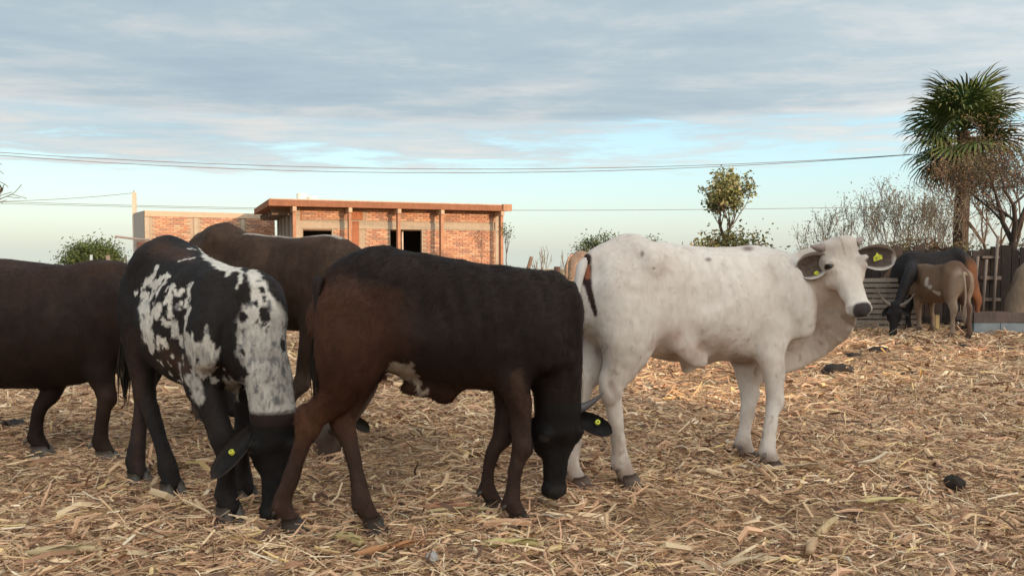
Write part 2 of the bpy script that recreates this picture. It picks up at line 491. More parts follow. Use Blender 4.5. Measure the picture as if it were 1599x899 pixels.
def cow(label, origin, yaw, hooves, poll, face, normal, coat, s=1.0, trunk=None, head=0.45, headw=1.0, neck=None, dew=0.10,
        res=0.012, horns=None, ears=None, tags=(), tail=None, group=None, extra=None, legs=1.0, name='cow', mat=None, eyes=True,
        hoofcol=(0.10, 0.085, 0.075), hips=1.0, muzzlecol=(0.02, 0.018, 0.018), earat=.13, pollw=1.0, dust_sheen=0.0, furl=1.0, nk=.06, hornc=(.13, .11, .09), fur=0, nr=None, hornr=0.022, tuft=(0.02, 0.015, 0.012), lshift=None):
    ya = R(yaw); ox, oy = origin
    cy, sy = math.cos(ya), math.sin(ya)

    def L(p):                     # world to local
        dx, dy = p[0] - ox, p[1] - oy
        return np.array((dx * cy + dy * sy, -dx * sy + dy * cy, p[2] if len(p) > 2 else 0.0))

    def Ld(d):
        return nrm((d[0] * cy + d[1] * sy, -d[0] * sy + d[1] * cy, d[2]))
    mat = mat or M_HIDE
    tr = np.array(trunk if trunk is not None else TRUNK, float)
    if trunk is None: tr = tr * s
    T = Ld(face); U = Ld(normal); U = nrm(U - T * (U @ T)); Sd = np.cross(U, T)
    PL = L(poll)
    HL = head
    lo = [tr[:, 0].min() - .25, -0.45, -0.02]; hi = [tr[:, 0].max() + .2, 0.45, tr[:, 1].max() + .12]
    for p in (PL, PL + T * HL * 1.15):
        for i in range(3):
            lo[i] = min(lo[i], p[i] - .2); hi[i] = max(hi[i], p[i] + .2)
    HH = {q: L(p) for q, p in hooves.items()}
    for p in HH.values():
        for i in range(2):
            lo[i] = min(lo[i], p[i] - .12); hi[i] = max(hi[i], p[i] + .12)
    V = Vol(lo, hi, res)
    # trunk
    pts = [(x, 0, (t * .48 + b * .52)) for x, t, b, wd in tr]
    V.sweep(pts, tr[:, 3], [t - p[2] for (x, t, b, wd), p in zip(tr, pts)], [p[2] - b for (x, t, b, wd), p in zip(tr, pts)], k=0.03, step=.04, cap=0.55)
    x0, x1 = tr[0, 0], tr[-1, 0]
    hipz = tr[2, 1]; hx = tr[2, 0]
    W = tr[2, 3]
    for sg in (-1, 1):
        if hips > 0:
            V.sweep([(hx + .06 * s, sg * .04, hipz - .045 * s), (hx + .10 * s, sg * (W - .05 * s), hipz - .085 * s), (hx + .08 * s, sg * (W - .01 * s), hipz - .15 * s)], np.array([.06, .05, .04]) * s, np.array([.04, .030 * hips, .02]) * s, k=.11, side=(1, 0, 0))
            V.ell((hx + .29 * s, sg * (W + .070 * s), hipz - .18 * s), (.15 * s, .06 * s, .11 * s), k=.14, sub=True)
        if False:
            V.ell((hx + .10 * s, sg * (W - .035 * s), hipz - .095 * s), (.07 * s, .035 * s * hips, .04 * s * hips), k=0.08)
            V.ell((x0 + .065 * s, sg * .075 * s, tr[0, 1] - .045 * s), (.05 * s, .035 * s, .05 * s), k=0.06)
        # shoulder
        V.sweep([(tr[-3, 0] + .02, sg * .07 * s, tr[-3, 1] - .09 * s), (tr[-2, 0] + .00, sg * .145 * s, lerp(tr[-2, 1], tr[-2, 2], .45)), (tr[-2, 0] + .04 * s, sg * .15 * s, tr[-2, 2] + .15 * s)],
                [.05 * s, .07 * s, .06 * s], [.09 * s, .12 * s, .09 * s], k=0.05, step=.06)
        q = 'L' if sg > 0 else 'R'
        # hind leg
        h = HH['H' + q]; dx = h[0] - (hx - .10 * s); lx = legs
        hz = tr[2, 1]
        P = [(hx - .01 * s, sg * .10 * s, hz - .24 * s), (hx - .02 * s + .1 * dx, lerp(sg * .135 * s, h[1], .15), hz - .46 * s), (hx - .07 * s + .18 * dx, lerp(sg * .13 * s, h[1], .5), hz - .62 * s),
             None, None, None, (h[0] - .030 * s, h[1], .13 * s), (h[0] + .005, h[1], .05 * s)]
        hk_ = np.array((hx - .135 * s + .40 * dx, lerp(sg * .13 * s, h[1], .7), .50 * s)); fe_ = np.array(P[6])
        P[3] = hk_; P[4] = lerp(hk_, fe_, .27); P[5] = lerp(hk_, fe_, .65)
        J = lambda v, q0: np.array([x_ * s * (1 if i_ < q0 else lx) for i_, x_ in enumerate(v)])
        ra = [.11, .098, .070, .045, .038, .034, .042, .042]; rf = [.19, .155, .106, .062, .046, .041, .047, .048]; rr = [.17, .155, .104, .070, .049, .041, .053, .046]
        V.sweep(P, J(ra, 2), J(rf, 2), J(rr, 2), k=0.045, step=.03)
        V.ell((P[3][0] - .040 * s * lx, P[3][1], .535 * s), (.034 * s * lx, .026 * s * lx, .05 * s), k=.035)
        V.ell((P[3][0] - .005 * s, P[3][1], .475 * s), (.058 * s * lx, .048 * s * lx, .055 * s), k=.025)
        V.ell((P[6][0] - .022 * s * lx, P[6][1], .12 * s), (.036 * s * lx, .040 * s * lx, .030 * s), k=.02)
        V.ell((x0 + .10 * s, sg * .115 * s, hz - .38 * s), (.09 * s, .07 * s, .17 * s), k=0.06)
        # fore leg
        h = HH['F' + q]; fx = tr[-3, 0] + .05 * s + (lshift or {}).get('F' + q, 0); dx = h[0] - fx; bz = tr[-3, 2]
        P = [(fx - .01 * s, sg * .13 * s, bz + .20 * s), (fx - .035 * s + .1 * dx, lerp(sg * .135 * s, h[1], .2), bz + .07 * s), (fx - .005 + .35 * dx, lerp(sg * .13 * s, h[1], .5), bz - .06 * s),
             (lerp(fx, h[0], .68) + .012, lerp(sg * .12 * s, h[1], .8), .375 * s), (lerp(fx, h[0], .9), h[1], .30 * s), (h[0] - .012 * s, h[1], .20 * s), (h[0] - .015 * s, h[1], .12 * s), (h[0] + .012, h[1], .05 * s)]
        ra = [.07, .070, .056, .046, .038, .035, .043, .043]; rf = [.12, .090, .066, .054, .044, .039, .044, .048]; rr = [.12, .100, .068, .048, .042, .039, .050, .043]
        V.sweep(P, J(ra, 1), J(rf, 1), J(rr, 1), k=0.04, step=.03)
        V.ell((P[3][0] + .012 * s * lx, P[3][1], .375 * s), (.050 * s * lx, .047 * s * lx, .062 * s), k=.02)
        V.ell((P[6][0] - .022 * s * lx, P[6][1], .115 * s), (.034 * s * lx, .040 * s * lx, .030 * s), k=.02)
    V.sweep([(hx, 0, hipz - .045), (lerp(hx, x0, .6), 0, lerp(hipz, tr[0, 1], .62) - .02), (x0 + .02 * s, 0, tr[0, 1] - .03 * s), (x0 - .015 * s, 0, tr[0, 1] - .09 * s)], [.05, .045, .04, .03], [.03, .03, .035, .03], k=.05)
    # neck
    base = np.array((tr[-3, 0], 0, lerp(tr[-3, 1], tr[-3, 2], .40)))
    skull = PL + T * (.12 * HL / .45) - U * (.055)
    mids = [L(m) for m in neck] if neck else [lerp(base, skull, .5)]
    path = [base] + mids + [skull]
    m = len(path)
    tt = np.linspace(0, 1, m)
    if nr is None: nr = ((.15, .10, .075), (.19, .125, .085), (.27, .16, .09))
    f3 = lambda r3: np.interp(tt, [0, .55, 1], r3) * s
    sides = [lerp((0, 1, 0), Sd, t) for t in tt]
    V.sweep(path, f3(nr[0]), f3(nr[1]), f3(nr[2]), side=sides, k=nk, step=.04, cap=.6)
    if dew:
        # dewlap and brisket: a thin fold under the neck
        T0 = nrm(np.array(path[1]) - path[0])
        dp = []
        for j, t in enumerate(tt):
            tg = nrm(path[min(j + 1, m - 1)] - path[max(j - 1, 0)])
            up = np.cross(tg, nrm(sides[j] - tg * (sides[j] @ tg)))
            dp.append(path[j] - up * (np.interp(t, [0, .55, 1], nr[2]) * s + dew * (.35 if t < .99 else -.4)))
        V.sweep(dp, np.interp(tt, [0, .5, 1], [.05, .03, .022]), np.interp(tt, [0, .5, 1], [dew, dew, dew * .15]), np.interp(tt, [0, .5, 1], [dew, dew * .85, dew * .1]), side=sides, k=0.05, step=.04)
        V.ell((tr[-1, 0] + .0, 0, tr[-1, 2] + .06), (.10 * s, .07 * s, .12 * s), k=.07)
    # head
    g = HL / .45; hw = headw * g
    hp = [PL + T * a * HL - U * b * g for a, b in ((.03, .05), (.22, .052), (.42, .05), (.62, .045), (.82, .042), (.97, .046))]
    V.sweep(hp, np.array((.080 * pollw, .098, .086, .062, .054, .054)) * hw, np.array((.055, .062, .060, .046, .038, .034)) * g, np.array((.06, .095, .095, .070, .048, .040)) * g, side=Sd, k=0.035, step=.03, cap=.75)
    V.ell(PL + T * .012 - U * .03 * g, (.045 * g, .075 * pollw * hw, .05 * g), axes=(T, Sd, U), k=.05)
    V.ell(PL + T * HL * .95 - U * .043 * g, (.045 * g, .062 * hw, .047 * g), axes=(T, Sd, U), k=.03)
    for sg in (-1, 1):
        V.ell(PL + T * HL * .33 + Sd * sg * .080 * hw + U * (-.012) * g, (.040 * g, .026 * hw, .032 * g), axes=(T, Sd, U), k=.03)
        V.ell(PL + T * HL * .275 + Sd * sg * .082 * hw + U * .006 * g, (.016 * g, .028 * hw, .026 * g), axes=(T, Sd, U), k=.02)
        V.ell(PL + T * HL * 1.02 + Sd * sg * .030 * hw - U * .012 * g, (.012 * g, .013 * hw, .014 * g), axes=(T, Sd, U), k=.012, sub=True)
        V.ell(PL + T * HL * .40 + Sd * sg * .075 * hw - U * .085 * g, (.07 * g, .022 * hw, .05 * g), axes=(T, Sd, U), k=.04)
    V.sweep([PL + T * HL * .80 - U * .078 * g, PL + T * HL * 1.06 - U * .068 * g], [.08 * hw, .08 * hw], [.004, .004], side=Sd, k=.008, sub=True)
    if extra:
        extra(V, L, s, tr)
    vs, qs = V.surface(3)
    def normals(vs):
        a_ = vs[qs[:, 2]] - vs[qs[:, 0]]; b_ = vs[qs[:, 3]] - vs[qs[:, 1]]; nf_ = np.cross(a_, b_); N_ = np.zeros_like(vs)
        for j in range(4):
            for k_ in range(3): N_[:, k_] += np.bincount(qs[:, j], nf_[:, k_], len(vs))
        return N_ / (np.linalg.norm(N_, axis=1)[:, None] + 1e-12)
    N = normals(vs)
    if np.mean(np.sum(N * (vs - vs.mean(0)), 1)) < 0: N = -N; qs = qs[:, ::-1]
    zz = (vs[:, 2] - tr[3, 2]) / (tr[3, 1] - tr[3, 2])
    rib = np.clip(1 - np.abs(vs[:, 0] - (tr[4, 0] + tr[5, 0]) / 2) / .30, 0, 1) * np.clip(1 - np.abs(zz - .58) / .34, 0, 1)
    dz = rib * .0035 * np.sin((vs[:, 0] + .12 * zz) * 2 * math.pi / .085)
    dz += (vnoise(vs, 9, 91, 2) - .5) * .014 + (vnoise(vs, 26, 93, 2) - .5) * .005
    nk_ = np.clip((vs[:, 0] - tr[-3, 0]) / .12, 0, 1) * np.clip((vs[:, 2] - tr[-3, 2]) / .1, 0, 1)
    dz += nk_ * (vnoise(vs * (1, 1, .22), 26, 95, 2) - .5) * .016
    vs = vs + N * dz[:, None]
    wv = np.column_stack([vs[:, 0] * cy - vs[:, 1] * sy + ox, vs[:, 0] * sy + vs[:, 1] * cy + oy, vs[:, 2]])
    hd = (vs - PL) @ T / HL; hs = (vs - PL) @ Sd / hw; hu = (vs - PL) @ U / g
    ishead = (hd > -.12) & (hd < 1.3) & (np.abs(hs) < .17) & (hu > -.22) & (hu < .12)
    c = coat(vs, wv, ishead, hd, hs, hu, tr)
    if dust_sheen:  # brownish dust, plus painted sheen that pales the upward-facing hide
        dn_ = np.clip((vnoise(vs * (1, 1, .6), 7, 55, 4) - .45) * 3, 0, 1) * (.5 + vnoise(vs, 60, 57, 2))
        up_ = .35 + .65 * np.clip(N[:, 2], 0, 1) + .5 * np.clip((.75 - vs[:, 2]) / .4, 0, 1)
        c = lerp(c, (.115, .078, .055), (dn_ * up_ * dust_sheen * ~ishead)[:, None])
    # muzzle pad, eye rims
    nd_ = (np.abs((hd - 1.03) * HL / .062) ** 3 + np.abs(hs / (.049 - .16 * np.clip(hd - 1.0, 0, .2))) ** 4 + np.abs((hu + .002) / .040) ** 4) ** (1 / 4)
    nk = np.clip((1.08 - nd_) / .14, 0, 1) * ishead
    c = lerp(c, np.array(muzzlecol), nk[:, None])
    for sg in (-1, 1):
        de = np.sqrt(((hd - .33) * .45) ** 2 + (hs - sg * .100) ** 2 + (hu + .0) ** 2)
        de = np.sqrt(((hd - .33) * .45 / 1.0) ** 2 * 2.2 + (hs - sg * .098) ** 2 * .8 + (hu * .9) ** 2)
        mk = ishead & (de < .030)
        c[mk] = lerp(c[mk], np.array((.03, .022, .02)), np.clip((.030 - de[mk]) / .008, 0, 1)[:, None])
    root = empty(name, (ox, oy, 0), ya)
    tag(root, label, 'cow', group)
    body = link('body', mesh_np('body', vs, quads=qs, colors=c, smooth=True), mat, root)
    if fur:
        g_ = np.random.default_rng(len(vs)); k_ = g_.integers(0, len(vs), fur)
        k_ = k_[vs[k_, 2] > .10]
        n_ = N[k_]; dn_ = np.array((-.75, 0, -.55)) + g_.normal(0, .28, (len(k_), 3))
        tn = dn_ - n_ * np.sum(dn_ * n_, 1)[:, None]; tn /= np.linalg.norm(tn, axis=1)[:, None] + 1e-9
        dd = tn + n_ * g_.uniform(.04, .30, len(k_))[:, None]; dd /= np.linalg.norm(dd, axis=1)[:, None]
        sd_ = np.cross(dd, n_); sd_ /= np.linalg.norm(sd_, axis=1)[:, None] + 1e-9
        ln_ = furl * g_.uniform(.012, .032, len(k_))[:, None] * np.clip(.55 + .5 * (vs[k_, 2] > .5) - .45 * ishead[k_], .3, 1)[:, None]
        b_ = vs[k_] + g_.normal(0, .004, (len(k_), 3)) - n_ * .004
        fv = np.stack([b_ - sd_ * .0013, b_ + sd_ * .0013, b_ + dd * ln_], 1).reshape(-1, 3)
        fc_ = np.repeat(c[k_] * (g_.uniform(.88, 1.08, len(k_)) if mat is M_WHIDE else g_.uniform(.65, 1.4, len(k_)))[:, None], 3, axis=0)
        fo = link('coat_hair', mesh_np('coat_hair', fv, tris=np.arange(len(fv)).reshape(-1, 3), colors=fc_), mat, root); fo['kind'] = 'stuff'
    # hooves, two claws each
    for q, h in HH.items():
        mb = MB()
        hk = 1.28 * legs
        for sg in (-1, 1):
            rings = []
            for z, r, fx_ in ((.072, .023, -.004), (.045, .028, .008), (.012, .032, .020), (-.005, .033, .023)):
                rings.append([Vector((h[0] + fx_ * s + r * hk * 1.45 * s * math.cos(a) * (1.15 if math.cos(a) > 0 else .9), h[1] + sg * .021 * hk * s + r * hk * .78 * s * math.sin(a), z * s)) for a in [2 * math.pi * i / 10 for i in range(10)]])
            vv = [v for rg in rings for v in rg]
            ff = [(i * 10 + k, i * 10 + (k + 1) % 10, (i + 1) * 10 + (k + 1) % 10, (i + 1) * 10 + k) for i in range(3) for k in range(10)]
            ff.append(tuple(range(10))); ff.append(tuple(30 + k for k in range(10))[::-1])
            mb.add(vv, [tuple(reversed(x)) for x in ff], hoofcol)
        for sg in (-1, 1):
            mb.tube([(h[0] - .055 * s * legs, h[1] + sg * .022 * s, .112 * s), (h[0] - .073 * s * legs, h[1] + sg * .024 * s, .098 * s), (h[0] - .077 * s * legs, h[1] + sg * .024 * s, .086 * s)], [.010 * s, .010 * s, .004 * s], 7, hoofcol)
        mb.build('hoof', M_HORN, root, True)
    # eyes
    if eyes:
        for sg in (-1, 1):
            mb = MB()
            cpos = PL + T * HL * .33 + Sd * sg * .0885 * hw + U * .004 * g
            r = .0150 * g
            vv = []; ff = []
            for i in range(9):
                for k in range(14):
                    th = math.pi * i / 8; ph = 2 * math.pi * k / 14
                    vv.append(Vector(cpos + r * np.array((math.sin(th) * math.cos(ph), math.sin(th) * math.sin(ph), math.cos(th)))))
            ff = [(i * 14 + k, i * 14 + (k + 1) % 14, (i + 1) * 14 + (k + 1) % 14, (i + 1) * 14 + k) for i in range(8) for k in range(14)]
            mb.add(vv, ff, (.012, .009, .008)).build('eye', M_EYE, root, True)
    # horns: (side, length, outward, up(-T), forward(U), curl)
    for (sg, ln, out, back, fwd, curl) in (horns or []):
        b0 = PL + T * HL * .04 + Sd * sg * .072 * pollw * hw - U * .02
        d = nrm(Sd * sg * out - T * back + U * fwd)
        d2 = nrm(Sd * sg * out * .2 - T * (back + .6) + U * (fwd + .3))
        P = [b0 + d * ln * t * (1 - curl * t * .4) + d2 * ln * curl * t * t * .8 for t in np.linspace(-.15, 1, 9)]
        MB().tube(P, [hornr * (1 - .86 * max(t, 0) ** 1.3) for t in np.linspace(-.15, 1, 9)], 10, hornc).build('horn', M_HORN, root, True)
    # ears: (side, length, width, direction(world), facing(world), inner colour, rim colour, outer colour)
    earobj = {}
    for (sg, ln, wd, dirw, facw, cin, crim, cout) in (ears or []):
        d = Ld(dirw); fc = Ld(facw); fc = nrm(fc - d * (fc @ d)); sdv = np.cross(fc, d)
        b0 = PL + T * HL * earat + Sd * sg * .078 * hw - U * .045 * g
        nu, nv = 16, 13
        vv = []; cc = []; ff = []
        for lay in (0, 1):
            for i in range(nu):
                t = i / (nu - 1)
                prof = 1.18 * (t + .06) ** .5 * max(0.0, 1 - t ** 2.8) ** .6
                wh = wd * .5 * max(prof, .02) * (1.0) + (.012 * (1 - t))
                if t == 1: wh = .002
                for j in range(nv):
                    v = -1 + 2 * j / (nv - 1)
                    cup = (.30 + .45 * (1 - t)) * wh * (v * v) * 1.1
                    p = b0 + d * (t * ln) + sdv * (v * wh) * (1 - .12 * v * v) + fc * (cup - .012 - .05 * ln * math.sin(t * 3.1))
                    if lay: p = p - fc * (.007 * (1 - v ** 6) + .0015) * (1 if t < 1 else 0)
                    vv.append(Vector(p))
                    edge = max(abs(v), t ** 3)
                    kk = min(1, max(0, (edge - .72) / .16))
                    hair = random.uniform(.75, 1.2)
                    cc.append(tuple(lerp(np.array(cin) * hair, crim, kk)) if lay == 0 else tuple(cout))
        for lay in (0, 1):
            o0 = lay * nu * nv
            for i in range(nu - 1):
                for j in range(nv - 1):
                    q = (o0 + i * nv + j, o0 + i * nv + j + 1, o0 + (i + 1) * nv + j + 1, o0 + (i + 1) * nv + j)
                    ff.append(q if lay else q[::-1])
        for i in range(nu - 1):
            for j in (0, nv - 1):
                a = i * nv + j; b = (i + 1) * nv + j; o0 = nu * nv
                ff.append((a, b, b + o0, a + o0) if j == 0 else (a, a + o0, b + o0, b))
        e = MB().add(vv, ff, cc).build('ear', mat, root, True)
        earobj[sg] = (e, b0, d, sdv, fc, ln, wd)
    for (sg, kind, t, v) in tags:
        e, b0, d, sdv, fc, ln, wd = earobj[sg]
        c0 = b0 + d * ln * t + sdv * v * wd * .5 + fc * .012
        mb = MB()
        if kind == 'plate':
            # yellow plate with a stepped neck and printed marks
            w_, h_ = .050, .042
            ux = nrm(np.array(Ld((1, 0, .18)))); ux = nrm(ux - fc * (ux @ fc)); uz = nrm(np.cross(fc, ux));
            if uz[2] < 0: uz = -uz
            out = [(-.5, -.5), (.5, -.35), (.5, .15), (.12, .38), (.05, .62), (-.05, .62), (-.13, .38), (-.5, .05)]
            fr = [Vector(c0 + ux * x * w_ + uz * y * h_ + fc * .003) for x, y in out]
            bk = [Vector(c0 + ux * x * w_ + uz * y * h_) for x, y in out]
            n8 = len(out)
            mb.add(fr + bk, [tuple(range(n8)), tuple(range(n8, 2 * n8))[::-1]] + [(i, (i + 1) % n8, n8 + (i + 1) % n8, n8 + i) for i in range(n8)], (.56, .58, .06))
            tg = mb.build('ear_tag', M_TAG, e)
            m2 = MB()
            for i, seg in enumerate(('0abcdfg', 'bcdefa', 'abc', 'abc')):
                x0_ = -.36 + i * .20; yb = -.30 + i * .045
                S7 = {'a': (.07, .30, .12, .04), 'g': (.07, .15, .12, .04), 'd': (.07, .0, .12, .04), 'b': (.13, .22, .04, .16), 'c': (.13, .07, .04, .16), 'e': (.01, .07, .04, .16), 'f': (.01, .22, .04, .16)}
                for ch in seg:
                    if ch in S7:
                        cx, cyy, a_, b_ = S7[ch]
                        cen = c0 + ux * (x0_ + cx) * w_ + uz * (yb + cyy) * h_ + fc * .0036
                        q = [Vector(cen + ux * sx * a_ * w_ * .5 + uz * sz * b_ * h_ * .5) for sx, sz in ((-1, -1), (1, -1), (1, 1), (-1, 1))]
                        m2.add(q, [(0, 1, 2, 3)], (.06, .06, .02))
            m2.build('number_marks', M_TAG, tg)
        else:
            n_ = 14; r = .0125
            ux = nrm(np.cross(fc, d)); uz = np.cross(fc, ux)
            def ring(rr, hgt): return [Vector(c0 + (ux * math.cos(a) + uz * math.sin(a)) * rr + fc * hgt) for a in [2 * math.pi * i / n_ for i in range(n_)]]
            vv = ring(r, -.012) + ring(r, .004) + ring(r * .35, .006) + ring(r * .3, .001)
            ff = [(i * n_ + k, i * n_ + (k + 1) % n_, (i + 1) * n_ + (k + 1) % n_, (i + 1) * n_ + k) for i in range(3) for k in range(n_)] + [tuple(3 * n_ + k for k in range(n_))]
            cc = [(.50, .52, .05)] * (3 * n_) + [(.08, .08, .02)] * n_
            mb.add(vv, ff, cc).build('ear_tag', M_TAG, e, True)
    # tail
    if tail:
        pts, tc = tail
        P = [Vector((x0 + .12 * s, 0, tr[0, 1] - .03)), Vector((x0 + .0 * s, 0, tr[0, 1] - .045 * s))] + [Vector(L(p)) for p in pts]
        n = len(P)
        # catmull subdivision
        out = []
        for i in range(n - 1):
            p0, p1, p2, p3 = P[max(i - 1, 0)], P[i], P[i + 1], P[min(i + 2, n - 1)]
            for j in range(5):
                t = j / 5
                out.append(.5 * ((2 * p1) + (p2 - p0) * t + (2 * p0 - 5 * p1 + 4 * p2 - p3) * t * t + (3 * p1 - p0 - 3 * p2 + p3) * t ** 3))
        out.append(P[-1])
        m_ = len(out)
        MB().tube(out, [(.040 - .026 * min(1, i / m_ * 1.5)) * s for i in range(m_)], 10, tc).build('tail', mat, root, True)
        mb = MB()
        e = out[-1]
        for k in range(70):
            a = random.uniform(0, 6.28); r = random.uniform(0, .022) * s
            o_ = Vector((math.cos(a) * r, math.sin(a) * r, 0)); ln = random.uniform(.16, .30) * s
            b_ = e + o_ + Vector((0, 0, random.uniform(.0, .10) * s))
            mb.tube([b_, b_ + o_ * .9 + Vector((0, 0, -ln * .5)), b_ + o_ * random.uniform(-.4, .8) + Vector((0, 0, -ln))], [.004, .0035, .0008], 3, tuft, caps=False)
        mb.build('tail_switch', mat, root)
    return root

# ------------------------------------------------------------------ the cattle
def caps(X, Y, path):
    """signed 'inside' value in radii for a chain of (x, y, r)"""
    best = np.full(len(X), -9.0)
    for (a, b) in zip(path[:-1], path[1:]):
        dx, dy = b[0] - a[0], b[1] - a[1]; l2 = dx * dx + dy * dy + 1e-9
        t = np.clip(((X - a[0]) * dx + (Y - a[1]) * dy) / l2, 0, 1)
        d = np.hypot(X - a[0] - t * dx, Y - a[1] - t * dy)
        best = np.maximum(best, 1 - d / (a[2] + (b[2] - a[2]) * t))
    return best


def dark_coat(base, red, redf, head=(0.010, 0.008, 0.008), leg=None):
    def f(vs, wv, ishead, hd, hs, hu, tr):
        n = vnoise(vs, 5, 3, 4); n2 = vnoise(vs * (1, 1, .3), 40, 5, 2)
        c = np.tile(np.array(base, float), (len(vs), 1))
        m = np.clip(redf(vs, wv) + (n - .5) * .8, 0, 1)[:, None]
        c = lerp(c, np.array(red), m)
        c *= (0.75 + .5 * n2)[:, None]
        if leg is not None:
            z = vs[:, 2]; m = np.clip((tr[3, 2] + .02 - z) / .15, 0, 1)[:, None]
            c = lerp(c, np.array(leg), m * .8)
        if head is not None:
            m = (ishead & (hd > -.02))
            c[m] = lerp(c[m], np.array(head), .9)
        return c
    return f


# --- brown calf in front, grazing
def brown_coat(vs, wv, ishead, hd, hs, hu, tr):
    n = vnoise(vs, 4, 3, 4); n2 = vnoise(vs * (1, 1, .3), 45, 5, 2)
    x, z = vs[:, 0], vs[:, 2]
    c = np.tile(np.array((.0125, .0070, .0058)), (len(vs), 1))
    rump = np.clip((-.02 - x) / .55 + (n - .5) * 1.1 - np.clip((z - 1.08) / .12, 0, 1) * .9 - np.clip((.62 - z) / .3, 0, 1) * .45, 0, 1)
    low = np.clip((.78 - z) / .22, 0, 1) * np.clip((.42 - x) / .2, 0, 1) * .55 * (.4 + n)
    m = np.clip(np.maximum(rump, low), 0, 1)[:, None]
    c = lerp(c, (.064, .0245, .013), m)
    leg = np.clip((.55 - z) / .1, 0, 1) * (~ishead)
    c = lerp(c, (.040, .023, .018), (leg * .75)[:, None])
    hock = np.exp(-((z - .47) / .07) ** 2) * (x < -.2)
    c = lerp(c, (.12, .048, .022), (hock * .7 * n)[:, None])
    X, Y = to_px(wv)
    X = X + (vnoise(vs, 22, 71, 3) - .5) * 26; Y = Y + (vnoise(vs, 22, 75, 3) - .5) * 26
    w = caps(X, Y, [(616, 574, 7), (638, 583, 13), (652, 604, 8), (662, 622, 5)]) + (vnoise(vs, 24, 9, 3) - .5) * 2.2
    mw = np.clip(w * 4, 0, 1) * (z < .80) * (np.abs(vs[:, 1]) < .24) * (x < 0.1)
    c = lerp(c, (.30, .25, .21), mw[:, None])
    c *= (0.75 + .5 * n2)[:, None]
    m = ishead & (hd > -.05); c[m] = lerp(c[m], (.008, .0066, .0068), .95)
    th = np.clip(caps(X, Y, [(812, 590, 14), (820, 640, 16)]), 0, 1) * 1.2
    c = lerp(c, (.07, .038, .026), np.clip(th, 0, .6)[:, None])
    return c


def navel(V, L, s, tr):
    V.ell((-.06, 0, .625), (.13, .05, .04), k=.07)
    V.ell((.02, 0, .585), (.045, .035, .04), k=.06)


TR4 = [(-0.525, 1.15, 0.90, 0.085), (-0.465, 1.205, 0.78, 0.145), (-0.36, 1.245, 0.735, 0.18), (-0.20, 1.262, 0.70, 0.195),
       (0.0, 1.235, 0.65, 0.205), (0.17, 1.20, 0.615, 0.20), (0.32, 1.185, 0.60, 0.17), (0.43, 1.13, 0.62, 0.135), (0.50, 1.02, 0.69, 0.10)]
cow('dark brown calf grazing side on in front, black head down, horn to the right', (-.33, 3.50), 8,
    dict(HR=G(452, 831), HL=G(578, 828), FR=G(806, 822), FL=G(767, 799)),
    poll=at(882, 636, 3.50), face=(-.07, .0, -1), normal=(.50, -.87, .05), coat=brown_coat, s=1.0, trunk=TR4, head=.42, headw=1.12,
    neck=[at(862, 470, 3.56), at(872, 560, 3.55)], dew=.05, nr=((.14, .115, .10), (.16, .12, .10), (.23, .155, .11)),
    horns=[(1, .155, 1, .12, .0, .6)], hornc=(.06, .055, .058),
    ears=[(1, .20, .12, (.93, -.1, -.36), (.2, -.9, .35), (.009, .008, .008), (.012, .010, .010), (.012, .01, .01)),
          (-1, .15, .10, (-.75, .25, -.75), (-.2, -.9, .2), (.010, .008, .008), (.014, .010, .010), (.02, .013, .011))],
    tags=[(1, 'button', .58, .25)], legs=.85,
    tail=([at(497, 440, 3.36), at(495, 490, 3.33), at(497, 560, 3.33)], (.016, .010, .009)), extra=navel, hips=.7, dust_sheen=.08, hornr=.026, res=.0105, fur=120000, hoofcol=(.045, .035, .03))


